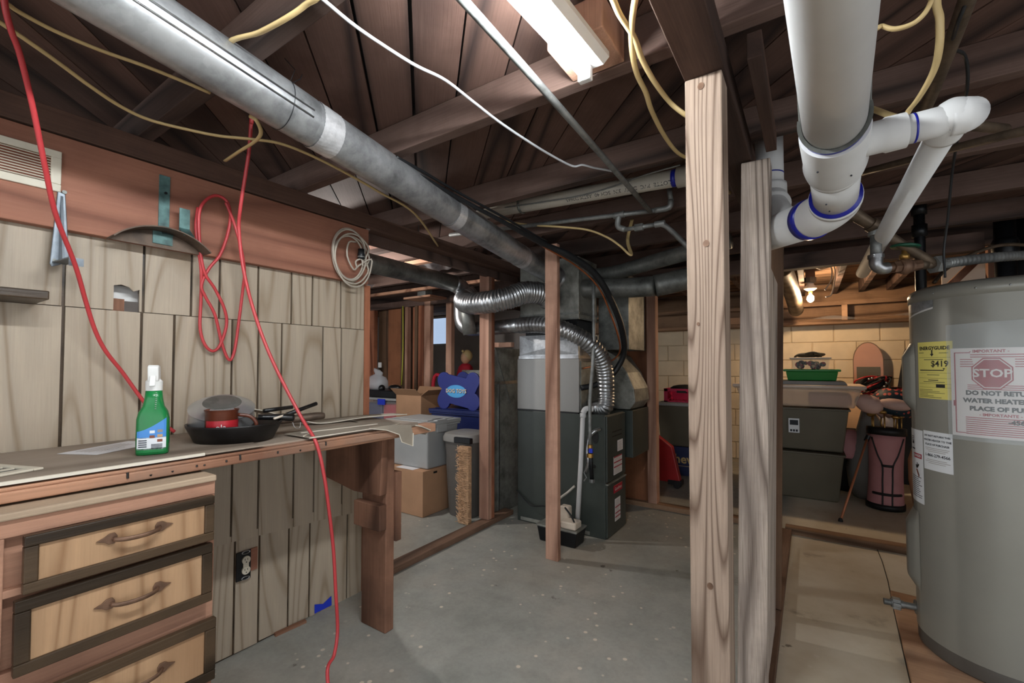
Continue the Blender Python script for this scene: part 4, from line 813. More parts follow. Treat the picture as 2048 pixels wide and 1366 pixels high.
cable('yellow_cable', 'yellow_cable', .0045, [(-0.35,0.926,2.03),(-0.353,0.976,2.03),(-0.349,1.064,2.03),(-0.355,1.149,2.025),(-0.348,1.238,2.01),(-0.331,1.333,1.995),(-0.297,1.355,1.96),(-0.271,1.379,1.945)], 'yellow cable swooping to the top of the pale post', n=7, flat=1.7, ext=1.2)
cable('yellow_cable', 'yellow_cable', .0045, [(-0.31,0.954,2.03),(-0.322,0.979,2.03),(-0.346,1.036,2.03),(-0.372,1.123,2.03),(-0.387,1.206,2.028),(-0.388,1.286,2.02),(-0.396,1.368,2.01),(-0.399,1.504,2),(-0.39,1.632,1.99),(-0.37,1.714,1.99),(-0.331,1.764,1.99)] + [(-.30, 2.3, 2.03)], 'yellow cable stapled beside the lamp and drooping behind the pale post', n=7, flat=1.7, ext=1.2)
cable('yellow_cable', 'yellow_cable', .0045, [(.1, 1.2, 2.16)] + [(0.114,1.15,1.927),(0.133,1.15,1.906),(0.152,1.15,1.892),(0.178,1.15,1.891),(0.197,1.15,1.905),(0.208,1.15,1.93),(0.213,1.15,1.952)] + [(.27, 1.1, 2.16)], 'yellow cable loop beside the big white pipe', n=7, flat=1.6)
cable('yellow_cable', 'yellow_cable', .0055, [(.30, 1.18, 2.17)] + [(0.238,1.25,2.013),(0.24,1.27,1.95),(0.244,1.3,1.913),(0.245,1.35,1.891),(0.234,1.4,1.87),(0.218,1.45,1.857),(0.199,1.5,1.862)] + [(.14, 1.75, 2.03), (.1, 1.9, 2.034)], 'wide yellow cable hanging beside the iron pipe', n=7, flat=1.8)
cable('black_cable', 'black_rubber', .004, [(0.289,1.3,1.992),(0.283,1.35,1.973),(0.305,1.5,2.004),(0.348,1.6,2.024),(0.373,1.7,1.992),(0.398,1.9,1.963),(0.418,2.1,1.891),(0.431,2.25,1.756),(0.428,2.3,1.655),(0.429,2.3,1.55)], 'thin black cable hanging behind the white elbow to the heater')
cable('yellow_cable', 'yellow_cable', .006, [(-1.712,2.3,2.178),(-1.594,2.3,2.133),(-1.408,2.3,2.075),(-1.202,2.3,2.027),(-1.029,2.3,1.98),(-0.911,2.3,1.918),(-0.84,2.3,1.861),(-0.78,2.3,1.803)] + [(-.85, 2.45, 1.93), (-.84, 2.5, 2.06)], 'yellow cable running above the prop stud', n=6, flat=1.6)
for k, (dz, m) in enumerate(((0, 'black_rubber'), (.02, 'black_rubber'))):
    pass
# printed white drain pipe between two joists
t = thing('drain_line', 'white plastic drain line with printed lettering between the joists', 'pipe', (-.9, 2.07, 1.9))
a_, c_ = V((-1.852,2.07,2.133)), V((-0.289,2.07,2.058))
b = B(); b.cyl(a_, c_, .038, 26); pp_ = obj('pipe', b, 'pvc_old', t, True)
dd = (c_ - a_).normalized(); up_ = V((0, -.75, -.66)); up_ = (up_ - dd * up_.dot(dd)).normalized()
b = B(); text(b, 'CHARLOTTE  PVC  DWV  3IN  SCH 40  ASTM D2665', .026, lambda u, v: a_ + dd * (1.12 - u) + (up_ * math.cos(v / .038) + dd.cross(up_) * math.sin(v / .038)) * .0384); obj('print', b, 'ink_dark', pp_)
b = B(); q = a_ + dd * ((c_ - a_).length * .86); b.cyl(q, q + dd * .02, .0386, 26); obj('primer_ring', b, 'primer_blue', t, True)
b = B(); q = a_ + dd * ((c_ - a_).length * .875); b.cyl(q, c_ + dd * .1, .046, 26); obj('coupling', b, 'pvc_old', t, True)
for f_ in (.34,):
    q = a_ + dd * ((c_ - a_).length * f_); b = B(); b.tube([q + V((0, .042 * math.cos(a), .042 * math.sin(a))) for a in frange(2.2, 7.0, 14)] + [q + V((0, -.045, .09))], .004, 4, flat=2); obj('hanger_strap', b, 'galv_dark', t)
cable('grey_cable', 'galv_pipe', .004, [(-1.407,2.03,2.102),(-1.18,2.03,2.084),(-0.948,2.03,2.07),(-0.764,2.03,2.079),(-0.62,2.03,2.098),(-0.464,2.03,2.105)], 'grey cable slung along the printed drain line')
# galvanized water lines with fittings
t = thing('water_line', 'galvanized water line with elbows beneath the printed drain line', 'pipe', (-.9, 2.3, 1.8))
a1 = [V(p) for p in [(-2.057,2.3,2.12),(-1.269,2.3,2.062),(-0.853,2.3,2.031),(-0.652,2.3,2.017),(-0.582,2.3,2.019),(-0.572,2.3,2.055),(-0.581,2.3,2.121)]]
b = B(); b.tube(a1[:4], .0125, 12); b.tube(spline(a1[3:6], 4), .0145, 12); b.tube(a1[5:], .0125, 12); obj('pipe', b, 'galv_pipe', t, True)
a2 = [V(p) for p in [(-0.845,2.3,2.03),(-0.851,2.3,1.971),(-0.812,2.3,1.945),(-0.736,2.3,1.943),(-0.633,2.3,1.943),(-0.59,2.3,1.918),(-0.502,2.3,1.815),(-0.437,2.3,1.744)]]
b = B(); b.tube(spline(a2[:3], 4), .0155, 12); b.tube(a2[2:5], .0115, 12); b.tube(spline(a2[4:], 4), .0125, 12); obj('branch', b, 'galv_pipe', t, True)
b = B(); b.tube([a2[3] - V((.022, 0, 0)), a2[3] + V((.022, 0, 0))], .02, 6); b.tube([a2[0] - V((.03, 0, .0)), a2[0] + V((.03, 0, 0.0))], .018, 10); b.tube([a2[4] - V((.02, 0, 0)), a2[4] + V((.03, 0, 0))], .0165, 10); obj('fitting', b, 'galv_pipe', t, 'auto')
cable('iron_pipe', 'galv_brown', .017, [(0.29,1.267,2),(0.297,1.458,2),(0.302,1.742,1.995),(0.299,1.937,1.99)], 'brown iron pipe sloping away beside the wide yellow cable', 'pipe', 3)
cable('iron_pipe', 'galv_brown', .0125, [(0.183,2.2,1.976),(0.332,2,1.923),(0.407,1.85,1.88),(0.475,1.7,1.833),(0.529,1.6,1.801)], 'brown water pipe crossing behind the white elbow to the stove pipe', 'pipe', 3)
cable('iron_pipe', 'galv_brown', .016, [(0.392,1.9,1.952),(0.414,1.9,1.955),(0.436,1.9,1.948),(0.545,2.1,1.996)], 'short brass coloured pipe stub behind the white elbow', 'pipe', 3)
# ---------------------------------------------------------------- white drain stack beyond the posts
t = thing('drain_stack', 'big white plastic drain pipe with blue primed joints and a side branch', 'pipe', (.05, 1.2, 1.6))
def pax(y): return V((.023 + .042 * (y - .5), y, 1.759 - .03 * (y - .5)))
b = B(); b.cyl(pax(-.6), pax(1.2), .057, 40); obj('main_pipe', b, 'pvc', t, True)
b = B(); b.cyl(pax(1.168), pax(1.192), .0585, 40); obj('primer_ring', b, 'primer_blue', t, True)
b = B(); b.tube([pax(y) for y in (1.19, 1.2, 1.34, 1.37, 1.40)], lambda i: (.0655, .0665, .0655, .068, .0655)[i], 40); te = obj('tee', b, 'pvc', t, 'auto')
b = B(); b.tube([pax(y) for y in (1.40, 1.42, 1.44)], lambda i: (.064, .063, .058)[i], 40); b.cyl(pax(1.43), pax(1.66), .057, 40); obj('short_pipe', b, 'pvc', t, True)
b = B(); b.cyl(pax(1.63), pax(1.645), .0665, 40); obj('primer_ring', b, 'primer_blue', t, True)
e0, e1 = pax(1.64), V((.012, 1.77, 1.705)); ec = pax(1.725) + V((-.004, 0, -.006))
b = B(); b.tube([e0, pax(1.665)], .0685, 40); b.tube(spline([pax(1.665), pax(1.70), ec + V((-.02, -.01, -.008)), e1], 6), .0645, 36); obj('elbow', b, 'pvc', t, True)
dl = (V((-.15, 2.03, 1.735)) - e1).normalized()
b = B(); b.tube([e1 - dl * .012, e1 + dl * .022], .0675, 36); obj('primer_ring', b, 'primer_blue', t, True)
b = B(); b.tube([e1 + dl * .02, e1 + dl * .30], .063, 36); obj('left_pipe', b, 'pvc', t, True)
wy = e1 + dl * .14
b = B(); b.tube(spline([wy, wy + V((-.03, .07, .075)), wy + V((-.05, .12, .13))], 4), .05, 30); b.tube(spline([wy + V((-.045, .11, .12)), wy + V((-.06, .15, .165)), wy + V((-.062, .155, .22))], 5), .06, 30); obj('wye_branch', b, 'pvc', t, True)
b = B(); b.cyl(wy + V((-.062, .155, .21)), wy + V((-.062, .155, .425)), .05, 30); obj('riser', b, 'pvc', t, True)
b = B(); b.cyl(wy + V((-.062, .155, .26)), wy + V((-.062, .155, .265)), .0506, 30); obj('primer_ring', b, 'primer_blue', t, True)
# side branch of the tee to the long small pipe
s0 = pax(1.30) + V((.03, 0, .004)); s1 = V((.262, 1.315, 1.752)); sd = (s1 - s0).normalized()
b = B(); b.tube([s0, s0 + sd * .06, s0 + sd * .065, s0 + sd * .10], lambda i: (.036, .036, .039, .038)[i], 28); obj('branch_socket', b, 'pvc', t, 'auto')
b = B(); b.cyl(s0 + sd * .09, s0 + sd * .20, .0315, 28); obj('branch_pipe', b, 'pvc', t, True)
for q in (.112, .168): b = B(); b.cyl(s0 + sd * q, s0 + sd * (q + .004), .0322, 28); obj('primer_ring', b, 'primer_blue', t, True)
b = B(); b.tube(spline([s0 + sd * .172, s0 + sd * .20, s1 + V((.0, .01, 0)), s1 + V((-.004, .055, -.005))], 6), .0365, 28); b.ball(s1 + V((.004, .0, .004)), .038, 18); b.cyl(s1 + V((.03, .0, .02)), s1 + V((.046, 0, .028)), .004, 8); obj('branch_elbow', b, 'pvc', t, True)
b = B(); b.cyl(s1 + V((-.004, .05, -.005)), (.252, 3.15, 1.735), .0295, 28); obj('long_pipe', b, 'pvc', t, True)
b = B(); b.cyl(s1 + V((-.004, .055, -.005)), s1 + V((-.004, .06, -.005)), .0302, 28); obj('primer_ring', b, 'primer_blue', t, True)
b = B(); c = pax(1.145)
b.tube([c + V((.0605 * math.cos(a), -.02 * math.sin(a), .0605 * math.sin(a))) for a in frange(math.radians(170), math.radians(375), 26)] , .0035, 4, flat=2.2)
b.tube([c + V((-.0605, 0, .01)), c + V((-.064, -.06, .10)), c + V((-.066, -.10, .28))], .002, 6); b.tube([c + V((.0605, 0, .01)), c + V((.062, -.02, .1)), c + V((.06, -.04, .28))], .002, 6)
obj('hanger_strap', b, 'galv_dark', t)
b = B()
for y, a in ((1.27, 4.2), (1.33, 5.2), (1.5, 4.4), (1.56, 4.5)):
    p = pax(y) + V((math.cos(a), 0, math.sin(a))) * .0675; b.ball(p, .0025, 6)
obj('mark', b, 'ink_dark', t)
# ---------------------------------------------------------------- iron pipe group above the heater
t = thing('heater_supply', 'iron supply pipe with green wheel valve feeding the water heater', 'pipe', (.3, 2.55, 1.6))
g = [V(p) for p in [(0.136,2.259,1.905),(0.149,2.269,1.843),(0.183,2.293,1.819),(0.213,2.314,1.796),(0.241,2.333,1.776),(0.313,2.384,1.717),(0.397,2.442,1.655),(0.428,2.463,1.629)]]
b = B(); b.tube(g[:4], lambda i: (.016, .026, .024, .022)[i], 14); b.tube([g[1], (g[1] + g[2]) / 2], .03, 10); b.tube([g[3], g[4]], .029, 12); obj('fitting', b, 'galv_brown', t, 'auto')
b = B(); b.tube(g[4:], .019, 14); obj('diagonal_pipe', b, 'galv_brown', t, True)
d = [V(p) for p in [(0.235,2.329,1.782),(0.232,2.328,1.747),(0.231,2.331,1.655),(0.232,2.332,1.629),(0.249,2.344,1.615),(0.268,2.357,1.617),(0.286,2.369,1.619),(0.307,2.383,1.621),(0.349,2.411,1.625),(0.377,2.429,1.631),(0.4,2.445,1.629),(0.423,2.46,1.629),(0.448,2.477,1.633)]]
b = B(); b.cyl(d[0], d[1], .027, 16); obj('fitting', b, 'galv_pipe', t, 'auto')
b = B(); b.cyl(d[1], d[2], .0195, 18); obj('drop_pipe', b, 'galv_pipe', t, True)
b = B(); b.tube(spline([d[2] + V((0, 0, .012)), d[3] + V((0, 0, 0)), d[4], d[5]], 5), .024, 18); b.cyl(d[2] + V((0, 0, .015)), d[2] + V((0, 0, 0)), .028, 18); obj('elbow', b, 'galv_bright', t, 'auto')
b = B(); b.tube([d[5], d[6]], .016, 14); b.tube([d[6], d[7]], .024, 6); b.tube([d[7], d[8]], .027, 16); b.ball((d[7] + d[8]) / 2, .032, 14); b.tube([d[8], d[9]], .023, 8); obj('valve_body', b, 'bronze', t, 'auto')
vc = (d[7] + d[8]) / 2
b = B(); b.lathe([(.017, 0), (.017, .018), (.01, .022), (.008, .05)], vc + V((0, 0, .03)), None, 12); obj('stem', b, 'brass', t, True)
b = B(); b.lathe([(.001, -.004), (.012, -.005), (.03, .0), (.045, -.002), (.05, .004), (.046, .009), (.03, .006), (.012, .005), (.001, .006)], vc + V((.002, 0, .078)), Matrix.Rotation(.12, 3, 'Y'), 32); obj('wheel', b, 'green_enamel', t, True)
b = B(); b.tube([d[9], d[10]], .019, 12); b.tube([d[10], d[11]], .015, 12); obj('nipple', b, 'galv_brown', t, True)
b = B(); b.tube([d[11], d[12]], .036, 6); b.tube([d[12], d[12] + (d[12] - d[11]).normalized() * .03], .019, 10); obj('union_nut', b, 'galv_pipe', t)
fl_ = spline([d[12]] + [V(p) for p in [(0.485,2.513,1.641),(0.58,2.612,1.661),(0.688,2.756,1.686),(0.784,2.892,1.707),(0.888,3.045,1.731)]], 26)
b = B(); b.tube(fl_, lambda i: .0195 + .0022 * math.sin(i * 1.5), 14); obj('flex_connector', b, 'galv_pipe', t, True)
cable('copper_tube', 'galv_brown', .009, [(0.539,3.115,1.646),(0.6,3.214,1.721),(0.703,3.34,1.8),(0.816,3.414,1.853),(0.906,3.474,1.87),(1.018,3.549,1.862)], 'thin curved tube arching above the water heater', 'pipe', 6)
p = V((0.543,3.463,2.096))
ip = cable('iron_pipe', 'black_paint', .026, [(p.x, p.y, 2.15), (p.x, p.y, 1.7), (p.x, p.y, 1.1)], 'black vertical pipe behind the green wheel valve', 'pipe', 2)
for dz in (0, -.13): b = B(); b.cyl(p + V((0, 0, dz)), p + V((0, 0, dz + .07)), .036, 16); obj('coupling', b, 'black_paint', ip, True)
# black stove pipes at the right edge
for x, dep, r, lab in ((2046, 2.75, .125, 'fat black stove pipe rising behind the water heater'), (2008, 2.6, .045, 'slim black pipe beside the fat stove pipe')):
    c = C and V((0, 0, 0))
sp1 = V((1.125,4.029,2.239)); sp2 = V((0.962,3.764,2.191))
b = B(); b.cyl((sp1.x, sp1.y, 1.45), (sp1.x, sp1.y, 2.155), .115, 32); obj('stove_pipe', b, 'black_paint', label='fat black stove pipe rising behind the water heater', cat='pipe', smooth=True)
b = B(); b.cyl((sp2.x, sp2.y, 1.0), (sp2.x, sp2.y, 2.155), .046, 24); b.lathe([(.05, 0), (.058, .02), (.058, .09), (.05, .11)], (sp2.x, sp2.y, 1.85), None, 24); obj('stove_pipe', b, 'black_paint', label='slim black pipe beside the fat stove pipe', cat='pipe', smooth=True)
# framing glimpsed behind the heater
for a, c, m, lab in (((1.13,4.697,2.147), (1.128,4.712,1.702), 'stud_wood', 'upright stud glimpsed beside the stove pipe above the heater'),
                     ((0.858,4.769,1.77), (1.207,4.989,2.163), 'stud_wood', 'pinkish brace slanting up behind the flexible connector'),
                     ((0.279,4.361,2.36), (1.241,5.01,2.211), 'dark_stud_wood', 'dark flat brace crossing behind the valve pipes')):
    b = B(); b.beam(a, c, .05, .06, (0, 1, 0)); obj('brace', b, m, label=lab, cat='brace', bevel=.003)
b = B(); q0 = V((0.975,5.089,1.76)); q1 = V((1.241,5.253,2.155)); b.box(q0.x, q1.x + .2, q0.y + .25, q0.y + .27, .9, q1.z); obj('wallboard_piece', b, 'white_wall', label='pale wallboard piece seen over the heater top', cat='board')
# ---------------------------------------------------------------- water heater
b = B(); b.prism([(.30, 2.27), (1.05, 2.22), (1.1, 3.06), (.335, 3.12)], 0, .022); obj('heater_board', b, 'board_wood', label='plywood board under the water heater', cat='board', bevel=.003)
HC = V((.655, 2.65)); HR = .28
def hp(deg, z, e=0.0): a = math.radians(deg); return V((HC.x + (HR + e) * math.cos(a), HC.y + (HR + e) * math.sin(a), z))
t = thing('water_heater', 'tall grey electric water heater covered in notices', 'water heater', (HC.x, HC.y, .024))
b = B(); b.lathe([(HR - .01, .024), (HR - .004, .03), (HR - .003, .075), (HR - .006, .085)], (HC.x, HC.y, 0), None, 96); obj('base_ring', b, 'heater_rim', t, 'auto')
b = B(); b.lathe([(HR - .008, .08), (HR, .085), (HR, 1.495), (HR - .003, 1.497)], (HC.x, HC.y, 0), None, 96); obj('jacket', b, 'heater_paint', t, 'auto')
b = B(); b.lathe([(HR + .004, 1.490), (HR + .004, 1.525), (HR - .004, 1.54), (HR - .03, 1.552), (.001, 1.556)], (HC.x, HC.y, 0), None, 96); cp = obj('top_cap', b, 'heater_paint', t, True)
b = B()
for a in (190, 216, 244, 262, 300): b.ball(hp(a, 1.515, .003), .004, 8)
obj('screw', b, 'galv_bright', cp, True)
def sheet(deg0, deg1, z0, z1, e, name, mat, par, n=14, sk=0.0, label=None):
    b = B(); b.grid(lambda u, v: hp(deg0 + (deg1 - deg0) * u, z0 + (z1 - z0) * v + sk * u, e), n, 2); return obj(name, b, mat, par, True, label=label)
def hfn(deg, z, e): return lambda u, v: hp(deg + math.degrees(u / HR), z + v, e)
def bars(rows, e, mat, par, nm='print'):
    b = B()
    for d0, d1, z, h in rows: b.grid(lambda u, v: hp(d0 + (d1 - d0) * u, z + h * v, e), 6, 1)
    return obj(nm, b, mat, par)
# element covers
for z0, z1 in ((1.02, 1.315), (.245, .585)):
    b = B(); prof = [(0, .0), (.03, .02), (.06, .03), (.85, .03), (.93, .02), (1.0, .0)]
    b.grid(lambda u, v: hp(158 + 34 * u, z0 + (z1 - z0) * v, .001 + .028 * min(1, 7 * v, 5 * (1 - v)) * min(1, 5 * u, 3.5 * (1 - u))), 16, 30); obj('element_cover', b, 'heater_paint', t, True)
s_ = sheet(181, 215, 1.45, 1.495, .0012, 'brand_badge', 'plenum_metal', t, sk=0)
b = B(); b.grid(lambda u, v: hp(181 + 34 * u, 1.425 + .028 * u + .007 * v, .0015), 12, 1); obj('badge_stripe', b, 'white_plastic', s_)
b = B(); text(b, 'CE', .018, hfn(186, 1.475, .0017)); obj('lettering', b, 'grey_swatch', s_)
# yellow energy label
s_ = sheet(197.5, 229, 1.08, 1.316, .0012, 'energy_label', 'label_yellow', t, label='yellow energy guide label')
b = B(); text(b, 'ENERGYGUIDE', .0198, hfn(213.5, 1.289, .0018), bold=.0007); text(b, '$419', .034, hfn(219, 1.224, .0018), bold=.0006); b.grid(lambda u, v: hp(212.5 + 1.2 * u, 1.266 + .016 * v, .0018), 1, 1); b.add([hp(211.3, 1.266, .0018), hp(214.7, 1.266, .0018), hp(213, 1.255, .0018)], [(0, 1, 2)]); b.add([hp(221.5, 1.207, .0018), hp(223.5, 1.207, .0018), hp(222.5, 1.2, .0018)], [(0, 1, 2)])
obj('lettering', b, 'ink_black', s_)
bars([(200, 222.5, 1.196, .004), (199, 228, 1.25, .001), (199, 228, 1.187, .0008), (199, 228, 1.165, .0008), (199, 228, 1.142, .0008), (199, 228, 1.127, .0008), (216, 223, 1.128, .013)], .0017, 'ink_black', s_, 'rule')
bars([(199, 205, 1.27, .002), (219, 226, 1.268, .002), (205, 222, 1.241, .0025), (208, 219, 1.178, .002), (209, 218, 1.156, .003), (204, 223, 1.149, .002)] + [(199, 206 + random.random() * 20, 1.116 - k * .006, .0016) for k in range(6)], .0017, 'ink_dark', s_)
# narrow notice strip on the left
s_ = sheet(173, 201, .628, .94, .0012, 'warning_strip', 'label_white', t, label='tall white warning strip')
bars([(185, 199, .818, .02)], .0017, 'ink_red', s_, 'danger_bar'); b = B(); text(b, 'DANGER', .015, hfn(192, .828, .0022), bold=.0004); obj('lettering', b, 'label_white', s_)
bars([(178, 186, .905 - k * .008, .003) for k in range(3)] + [(181, 186, .875, .012), (180, 188, .852, .006)] + [(178, 199 - random.random() * 6, .735 - k * .0085, .0028) for k in range(11)], .0017, 'ink_dark', s_)
b = B(); b.prism([(.0, .0), (.012, .004), (.024, .018), (.02, .024), (.012, .016), (.01, .026), (.005, .026), (.006, .014), (-.004, .018), (-.006, .012)], 0, .0003, None); vs = [hp(190 + math.degrees(x / HR), .772 + y, .0018) for x, y, z in b.v]; b.v = [tuple(p) for p in vs]; obj('pictogram', b, 'ink_black', s_)
b = B(); b.prism([(.0, .016), (.012, .02), (.03, -.006), (.026, -.018), (.01, .002)], 0, .0003, None); b.v = [tuple(hp(189 + math.degrees(x / HR), .752 + y, .0018)) for x, y, z in b.v]; obj('pictogram', b, 'brown_swatch', s_)
# white notice
s_ = sheet(202, 227.3, .785, .945, .0012, 'return_notice', 'label_white', t, label='white return notice with a phone number')
b = B(); text(b, 'DO NOT RETURN THIS', .0105, hfn(214.6, .926, .0018), bold=.0003); text(b, 'WATER HEATER TO THE', .0105, hfn(214.6, .908, .0018), bold=.0003); text(b, 'PLACE OF PURCHASE', .0105, hfn(214.6, .890, .0018), bold=.0003); text(b, '1-866-279-4566', .0165, hfn(214.6, .846, .0018), bold=.0003); obj('lettering', b, 'ink_dark', s_)
bars([(204, 225, .875, .0018), (205, 224, .868, .0018), (207, 222, .861, .0018), (206, 223, .827, .0018), (204, 225.5, .82, .0018), (207, 222, .813, .0018)], .0017, 'grey_swatch', s_)
# big notice in a clear pouch
def wav(u, v): return .004 + .0025 * math.sin(9 * u + 3 * v) * math.sin(7 * v)
def nfn(deg, z, ex): return lambda u, v: hp(deg + math.degrees(u / HR), z + v, .0068 + ex)
t2 = thing('notice_pouch', 'red and white stop notice in a clear pouch taped to the heater', 'notice', hp(252, .93, .006))
b = B(); b.grid(lambda u, v: hp(228 + 58 * u, .945 + (1.285 - .945) * v - .0 * u, .006 + .0006 * math.sin(12 * u)), 30, 8); nt = obj('sheet', b, 'sheet_white', t2, True)
b = B(); b.grid(lambda u, v: hp(226 + 62 * u, .93 + (1.378 - .93) * v + .01 * u * v, .0105 + .0012 * math.sin(23 * u + 8 * v) * math.sin(9 * v + 4 * u)), 40, 20); obj('pouch', b, 'bag_film', t2, True)
oc = [(.050 * math.cos(math.radians(22.5 + 45 * k)), .056 * math.sin(math.radians(22.5 + 45 * k))) for k in range(8)]
f0 = nfn(251.3, 1.188, 0)
def octa(sc_, ex, mat, nm):
    b = B(); ff = nfn(251.3, 1.188, ex); m = 10
    vs = [ff(0, 0)]; fs = []
    for k in range(8):
        (xa, ya), (xb, yb) = oc[k], oc[(k + 1) % 8]
        for j in range(m): q = j / m; vs.append(ff((xa + (xb - xa) * q) * sc_, (ya + (yb - ya) * q) * sc_))
    n = len(vs) - 1; fs = [(0, i + 1, (i + 1) % n + 1) for i in range(n)]; b.add(vs, fs); return obj(nm, b, mat, nt)
octa(1.14, .0003, 'ink_red', 'stop_border'); octa(1.06, .0005, 'sheet_white', 'stop_rim'); octa(.99, .0007, 'ink_red', 'stop_octagon')
b = B(); text(b, 'STOP', .042, nfn(251.3, 1.188, .001), bold=.001); obj('lettering', b, 'sheet_white', nt)
b = B(); text(b, 'DO NOT RETURN THIS', .0225, nfn(261, 1.113, .0006), bold=.0012); text(b, 'WATER HEATER TO THE', .0225, nfn(261, 1.084, .0006), bold=.0012); text(b, 'PLACE OF PURCHASE', .0225, nfn(261, 1.054, .0006), bold=.0012); text(b, '-4566', .022, nfn(264, 1.008, .0008), bold=.0008); obj('lettering', b, 'ink_black', nt)
b = B(); text(b, '- IMPORTANT -', .015, nfn(250, 1.272, .0006), bold=.0004); text(b, '- IMPORTANTE -', .0145, nfn(255, 1.032, .0006), bold=.0004)
for k in range(6): b.grid(lambda u, v: hp(240 + 32 * u, 1.258 - k * .009 + .0028 * v, .0071), 10, 1) if k < 2 else [b.grid(lambda u, v: hp(d0 + (d1 - d0) * u, 1.258 - k * .009 + .0028 * v, .0071), 5, 1) for d0, d1 in ((234, 240.5 + .3 * k), (263, 284))]
for k in range(3): b.grid(lambda u, v: hp(238 + 30 * u, 1.142 - k * .0075 + .0026 * v, .0071), 10, 1)
for k in range(9): b.grid(lambda u, v: hp(236.5 + (40 + 8 * math.sin(k * 2.3)) * u, 1.018 - k * .0078 + .003 * v, .0071), 10, 1)
for d0, d1, z, h in ((230.4, 231.2, .957, .312), (230.4, 240, 1.266, .003), (231, 238, .957, .003), (229.4, 230.6, 1.06, .022)): b.grid(lambda u, v: hp(d0 + (d1 - d0) * u, z + h * v, .0072), 4, 1)
obj('red_print', b, 'ink_red', nt)
# drain valve
dv = hp(176, .145); dn = V((-1, -.12, 0)).normalized()
b = B(); b.cyl(dv, dv + dn * .004, .03, 20); b.cyl(dv, dv + dn * .045, .014, 14); b.tube([dv + dn * .045, dv + dn * .055], .017, 12); b.cyl(dv + dn * .055, dv + dn * .09, .019, 12); b.cyl(dv + dn * .085, dv + dn * .115, .0135, 14); vb = obj('drain_valve', b, 'galv_pipe', t, 'auto')
b = B()
for k in range(6):
    a = k * math.pi / 3; p = dv + dn * .07 + V((0, math.cos(a), math.sin(a))) * .017; b.box(p.x - .015, p.x + .015, p.y - .008, p.y + .008, p.z - .008, p.z + .008)
obj('knob', b, 'galv_pipe', vb, bevel=.003)
# ---------------------------------------------------------------- storage beyond the back partition
def tote(name, label, x0, x1, y0, y1, z0, z1, mat, lid=None, ins=.03, lidh=.03, cat='bin', group=None):
    t = thing(name, label, cat, ((x0 + x1) / 2, (y0 + y1) / 2, z0), group)
    b = B(); b.taper(x0, x1, y0, y1, z0, z1 - .012, ins); obj('body', b, mat, t, bevel=.012)
    b = B(); b.box(x0 - .012, x1 + .012, y0 - .012, y1 + .012, z1 - .026, z1 - .008); obj('rim', b, mat, t, bevel=.005)
    if lid:
        b = B(); b.box(x0 - .016, x1 + .016, y0 - .016, y1 + .016, z1 - .008, z1 + lidh - .008); b.box(x0 + .03, x1 - .03, y0 + .03, y1 - .03, z1 + lidh - .008, z1 + lidh); obj('lid', b, lid, t, bevel=.006)
    return t
tote('storage_bin', 'large olive grey bin on the floor, lowest of its stack', -.55, .235, 4.85, 5.35, 0.002, .44, 'bin_olive', None, .045)
t = tote('storage_bin', 'olive grey bin with a white sticker, second of its stack', -.55, .275, 4.86, 5.34, .442, .838, 'bin_olive', None, .045)
b = B(); x0 = (-0.175,4.86,0.688)[0]; b.box(x0, x0 + .085, 4.853, 4.858, .60, .73); sk_ = obj('sticker', b, 'label_white', t)
b = B(); b.box(x0 + .01, x0 + .075, 4.852, 4.854, .67, .715); [b.box(x0 + .012 + k * .022, x0 + .028 + k * .022, 4.852, 4.854, .61, .63) for k in range(3)]; obj('print', b, 'ink_dark', sk_)
t = thing('underbed_bin', 'long clear pinkish bin on top of the olive bins', 'bin', (-.1, 5.1, .842))
b = B(); b.taper(-.6, .365, 4.82, 5.34, .842, 1.0, .05); obj('body', b, 'bin_clear_wall', t, bevel=.01)
b = B(); b.box(-.02, .30, 4.9, 5.28, .862, .96); obj('contents', b, 'bin_pink', t, bevel=.02)
b = B(); b.box(-.62, .385, 4.80, 5.36, 1.0, 1.012); b.box(-.63, .395, 4.79, 5.37, 1.012, 1.04); obj('lid', b, 'bin_clear', t, bevel=.006)
t = thing('bin_tray', 'grey sloping lid under the green tray', 'lid', (-.02, 5.1, 1.044))
b = B(); b.taper(-.42, .25, 4.86, 5.3, 1.042, 1.075, -.02); obj('lid', b, 'tote_grey', t, bevel=.006)
t = thing('green_tray', 'bright green plastic tray on the bin stack', 'tray', (-.02, 5.1, 1.08))
xa, xb = (-0.191,4.9,1.056)[0], (0.207,4.9,1.065)[0]
b = B(); b.taper(xa, xb, 4.9, 5.2, 1.078, 1.16, .015); obj('body', b, 'green_plastic', t, bevel=.006)
b = B(); b.box(xa - .02, xb + .02, 4.88, 5.22, 1.16, 1.18); obj('rim', b, 'green_plastic', t, bevel=.005)
t = thing('clear_box', 'clear box of toys with white lid in the green tray', 'box', (-.05, 5.05, 1.18))
xa, xb = (-0.149,4.95,1.244)[0], (0.15,4.95,1.243)[0]
b = B(); b.taper(xa, xb, 4.95, 5.15, 1.181, 1.275, .012); obj('body', b, 'clear_plastic', t, bevel=.005)
b = B(); b.box(xa - .012, xb + .012, 4.93, 5.17, 1.275, 1.29); obj('lid', b, 'lid_white', t, bevel=.004)
b = B()
for k in range(14): b.ball((xa + .05 + (xb - xa - .1) * random.random(), 5.0 + .1 * random.random(), 1.20 + .045 * random.random()), .018 + .012 * random.random(), 8)
obj('contents', b, 'floral', t, True)
t = thing('dark_glove', 'pair of dark work gloves on the clear box lid', 'gloves', (-.05, 5.05, 1.29))
b = B()
gx = (xa + xb) / 2
b.ball((gx - .02, 5.05, 1.312), .05, 14, (1.9, .9, .5))
